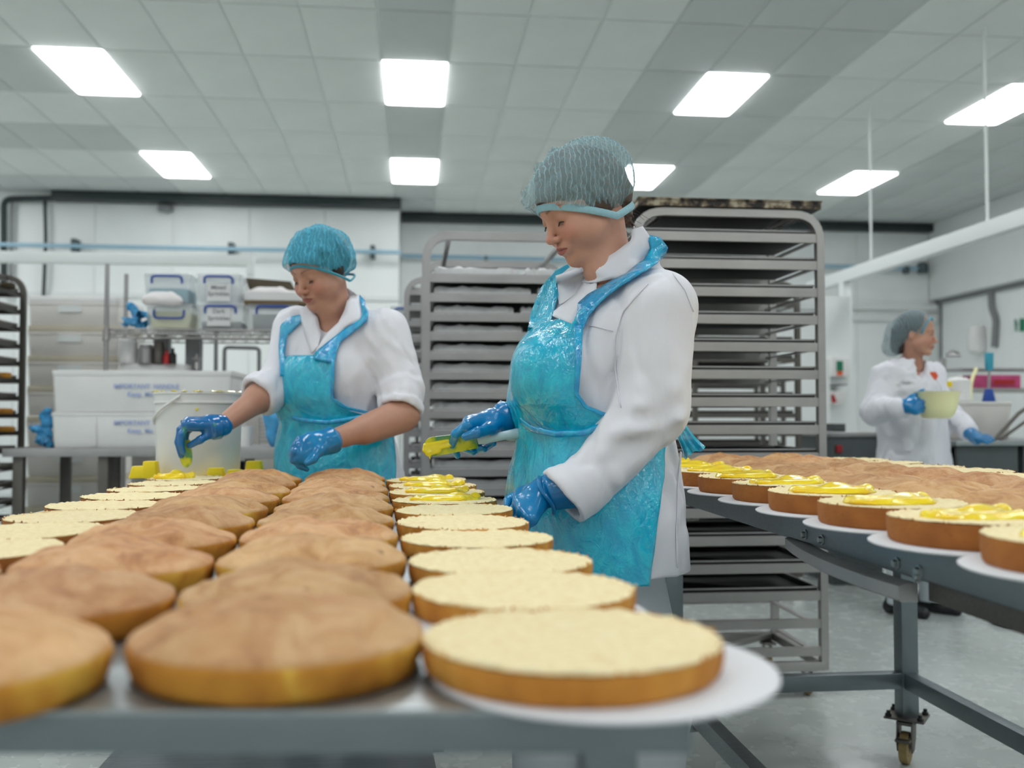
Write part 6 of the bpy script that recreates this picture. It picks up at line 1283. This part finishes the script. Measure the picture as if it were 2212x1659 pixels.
    g.add(V, [(i * 4 + k, i * 4 + (k + 1) % 4, i * 4 + 4 + (k + 1) % 4, i * 4 + 4 + k) for i in range(12) for k in range(4)] + [(3, 2, 1, 0), (48, 49, 50, 51)]); g.build('blade', 'bladeY', sp)
    g = G(); g.tube([a, a + (a - b) * .7], .010, 10); g.build('handle', 'blade_teal', sp)
    return root

# ---- woman by the sink --------------------------------------------------------
def woman_three():
    l, f = bodyframe(-42); d0 = 5.35
    root = T('person.002', 'distant woman in pale hairnet and white coat holding a pale yellow jug', 'person', P(1960, 1310, d0) * np.array([1, 1, 0]))
    prof = [(1190, 1975, .25, .20), (1060, 1974, .245, .19), (980, 1972, .225, .18), (920, 1970, .21, .17), (870, 1966, .205, .165), (830, 1962, .20, .15), (800, 1960, .18, .12), (785, 1962, .13, .09), (776, 1964, .08, .065)]
    pts = [P(cx, py, d0) for py, cx, a, b in prof]; zs = [p[2] for p in pts]
    c = Fld().u(f_loft(zs, pts, [q[2] for q in prof], [q[3] for q in prof], l, f), .01)
    Sr = P(1915, 815, 5.25); Er = P(1888, 888, 5.18); Wr = P(1945, 882, 4.98); Sl = P(2010, 812, 5.5); El = P(2045, 890, 5.42); Wl = P(2088, 930, 5.28)
    for s_ in (Sr, Sl): c.u(f_sph(s_, .08), .05)
    c.u(f_cone(Sr, Er, .088, .078), .04).u(f_cone(Er, Wr, .076, .062), .03).u(f_cone(Sl, El, .08, .07), .04).u(f_cone(El, Wl, .072, .055), .03).u(f_cyl(P(1966, 790, 5.35), P(1972, 768, 5.35), .09, .075), .02)
    folds(c, .018, .030, .045, .8); c.sub(f_cyl(P(1968, 800, 5.33), P(1975, 750, 5.33), .066, .066), .004).sub(f_cone(P(1985, 790, 5.28), P(1990, 812, 5.2), .05, .02), .006)
    v, q = c.mesh(.011); arr(v, q, 'coat', 'coat', root)
    C = P(1979, 722, 5.3); R = headframe(-58, 6); Ri = R.T
    def loc(p): return Ri @ (np.asarray(p) - C)
    hf = head_fld([((0, -.02, -.04), loc(P(1972, 790, 5.35)), .05, .055, .02)]); v, q = hf.mesh(.0038, lo=(-.1, -.17, -.26), hi=(.1, .125, .13)); cols = head_cols(v, .98)
    vb, qb, cb = body_coarse([(P(1966, 840, 5.35), P(1972, 960, 5.35), .11, .13), (Er, P(1950, 878, 4.97), .05, .032), (El, Wl, .05, .035)], SKIN, .012)
    join([(v @ R.T + C, q, cols), (vb, qb, cb)], 'body', 'skin', root); eyes(R, C, (-.35, .25), (0, 0), root)
    H = Fld().u(f_ell((0, -.02, .04), (.079, .098, .086)), .01).u(f_cone((0, -.075, .0), (0, -.085, -.075), .06, .045), .03); H.cut(lambda X, Y, Z: Y - .030 - Z * .36 + 0 * X)
    v, q = H.mesh(.005, lo=(-.12, -.17, -.16), hi=(.12, .13, .16)); arr(v @ R.T + C, q, 'hair', 'hair', root)
    N = Fld().u(f_ell((0, -.012, .045), (.089, .108, .090)), .01).u(f_cone((0, -.09, .0), (0, -.12, -.08), .078, .058), .03)
    N.disp(lambda X, Y, Z: .008 * vnoise(X * 30, Y * 30, Z * 30)); N.cut(lambda X, Y, Z: Y - .040 - Z * .36 + 0 * X)
    v, q = N.mesh(.005, lo=(-.13, -.24, -.19), hi=(.13, .15, .17)); pz = v[:, 1] - .040 - v[:, 2] * .36
    q = q[~((pz > -.003)[q].all(1))]; arr(v @ R.T + C, q, 'hairnet', 'net3', root)
    g = G(); pp = []
    for i in range(41):
        a = math.radians(-120 + 240 * i / 40); lo_, hi_ = .01, .2
        for _ in range(30):
            r_ = (lo_ + hi_) / 2; x_ = r_ * math.sin(a); z_ = .02 + r_ * math.cos(a); y_ = .038 + z_ * .36
            if (x_ / .086) ** 2 + ((y_ + .012) / .105) ** 2 + ((z_ - .045) / .087) ** 2 < 1: lo_ = r_
            else: hi_ = r_
        pp.append(np.array((x_, y_, z_)) @ R.T + C)
    g.tube(pp, .005, 6); g.build('net_band', 'teal', root)
    g1 = hand(Wr + (P(1950, 878, 4.96) - Wr), [P(1978, 866, 4.93), P(1980, 872, 4.91), P(1980, 880, 4.90), P(1978, 888, 4.895)],
              [[P(1990, 862, 4.93), P(1996, 862, 4.95), P(1998, 866, 4.97)], [P(1992, 868, 4.90), P(1996, 870, 4.92), P(1997, 872, 4.94)], [P(1990, 880, 4.89), P(1995, 880, 4.91), P(1996, 881, 4.93)], [P(1988, 888, 4.89), P(1992, 889, 4.90), P(1993, 890, 4.92)]],
              [P(1968, 858, 4.95), P(1982, 850, 4.94), P(1994, 842, 4.94)], wr=.038, palmr=.022, fr=.013)
    v, q = g1.mesh(.006); arr(v, q, 'glove', 'glove', root)
    W = P(2088, 933, 5.27)
    g2 = hand(W, [P(2112, 940, 5.22), P(2114, 942, 5.19), P(2114, 946, 5.16), P(2112, 950, 5.14)],
              [[P(2124, 942, 5.22), P(2134, 943, 5.21), P(2142, 946, 5.2)], [P(2126, 944, 5.18), P(2136, 946, 5.17), P(2145, 950, 5.16)], [P(2125, 948, 5.15), P(2134, 951, 5.14), P(2140, 954, 5.13)], [P(2121, 952, 5.12), P(2128, 954, 5.11), P(2134, 957, 5.1)]],
              [P(2098, 948, 5.2), P(2106, 955, 5.17), P(2114, 958, 5.15)], wr=.036, palmr=.022, fr=.013)
    v, q = g2.mesh(.006); arr(v, q, 'glove', 'glove', root)
    e = G(); e0 = trace(c, 2016, 812, .004, 4.5, 6.0)
    if e0 is None: e0 = P(2012, 812, 5.2)
    e.lathe(e0, [(.0001, -.003), (.026, -.003), (.026, .003), (.0001, .003)], 6, axis=np.stack([RT, ZV, -FH + RT * .3], 1)); e.build('emblem', 'orange', root)
    hip = P(1972, 1010, 5.35); fL = GZ(1925, 1318, 0.0); fR = GZ(1985, 1325, 0.0); base = hip * np.array([1, 1, 0])
    ft = [base - l * .11 - f * .03, base + l * .11 + f * .05]; kn = [p + ZV * .48 for p in ft]
    trousers(root, hip, ft, kn, f)
    for cc in ft: shoe(cc, f, root)
    j = T('jug_bowl', 'pale yellow plastic mixing jug with a spout, carried by the woman at the back', 'bowl', P(2024, 905, 4.95)); c0 = P(2024, 904, 4.95)
    hh = (904 - 846) * 4.95 / FPX; g = G()
    def rf(a, z): return 1 + (.16 * math.exp(-((a - .05) / .25) ** 2) + .16 * math.exp(-((a - 6.23) / .25) ** 2)) * max(0, (z / hh)) ** 3 + (.10 * math.exp(-((a - math.pi) / .3) ** 2)) * max(0, z / hh) ** 8
    g.lathe(c0, [(.0001, 0), (.052, 0), (.072, .006), (.090, hh * .22), (.101, hh * .5), (.108, hh * .94), (.113, hh), (.108, hh), (.102, hh * .92), (.095, hh * .5), (.066, .012), (.0001, .008)], 40, rf=rf, caps=False)
    g.build('vessel', 'pale_yellow', j)
    return root
woman_one(); woman_two(); woman_three()
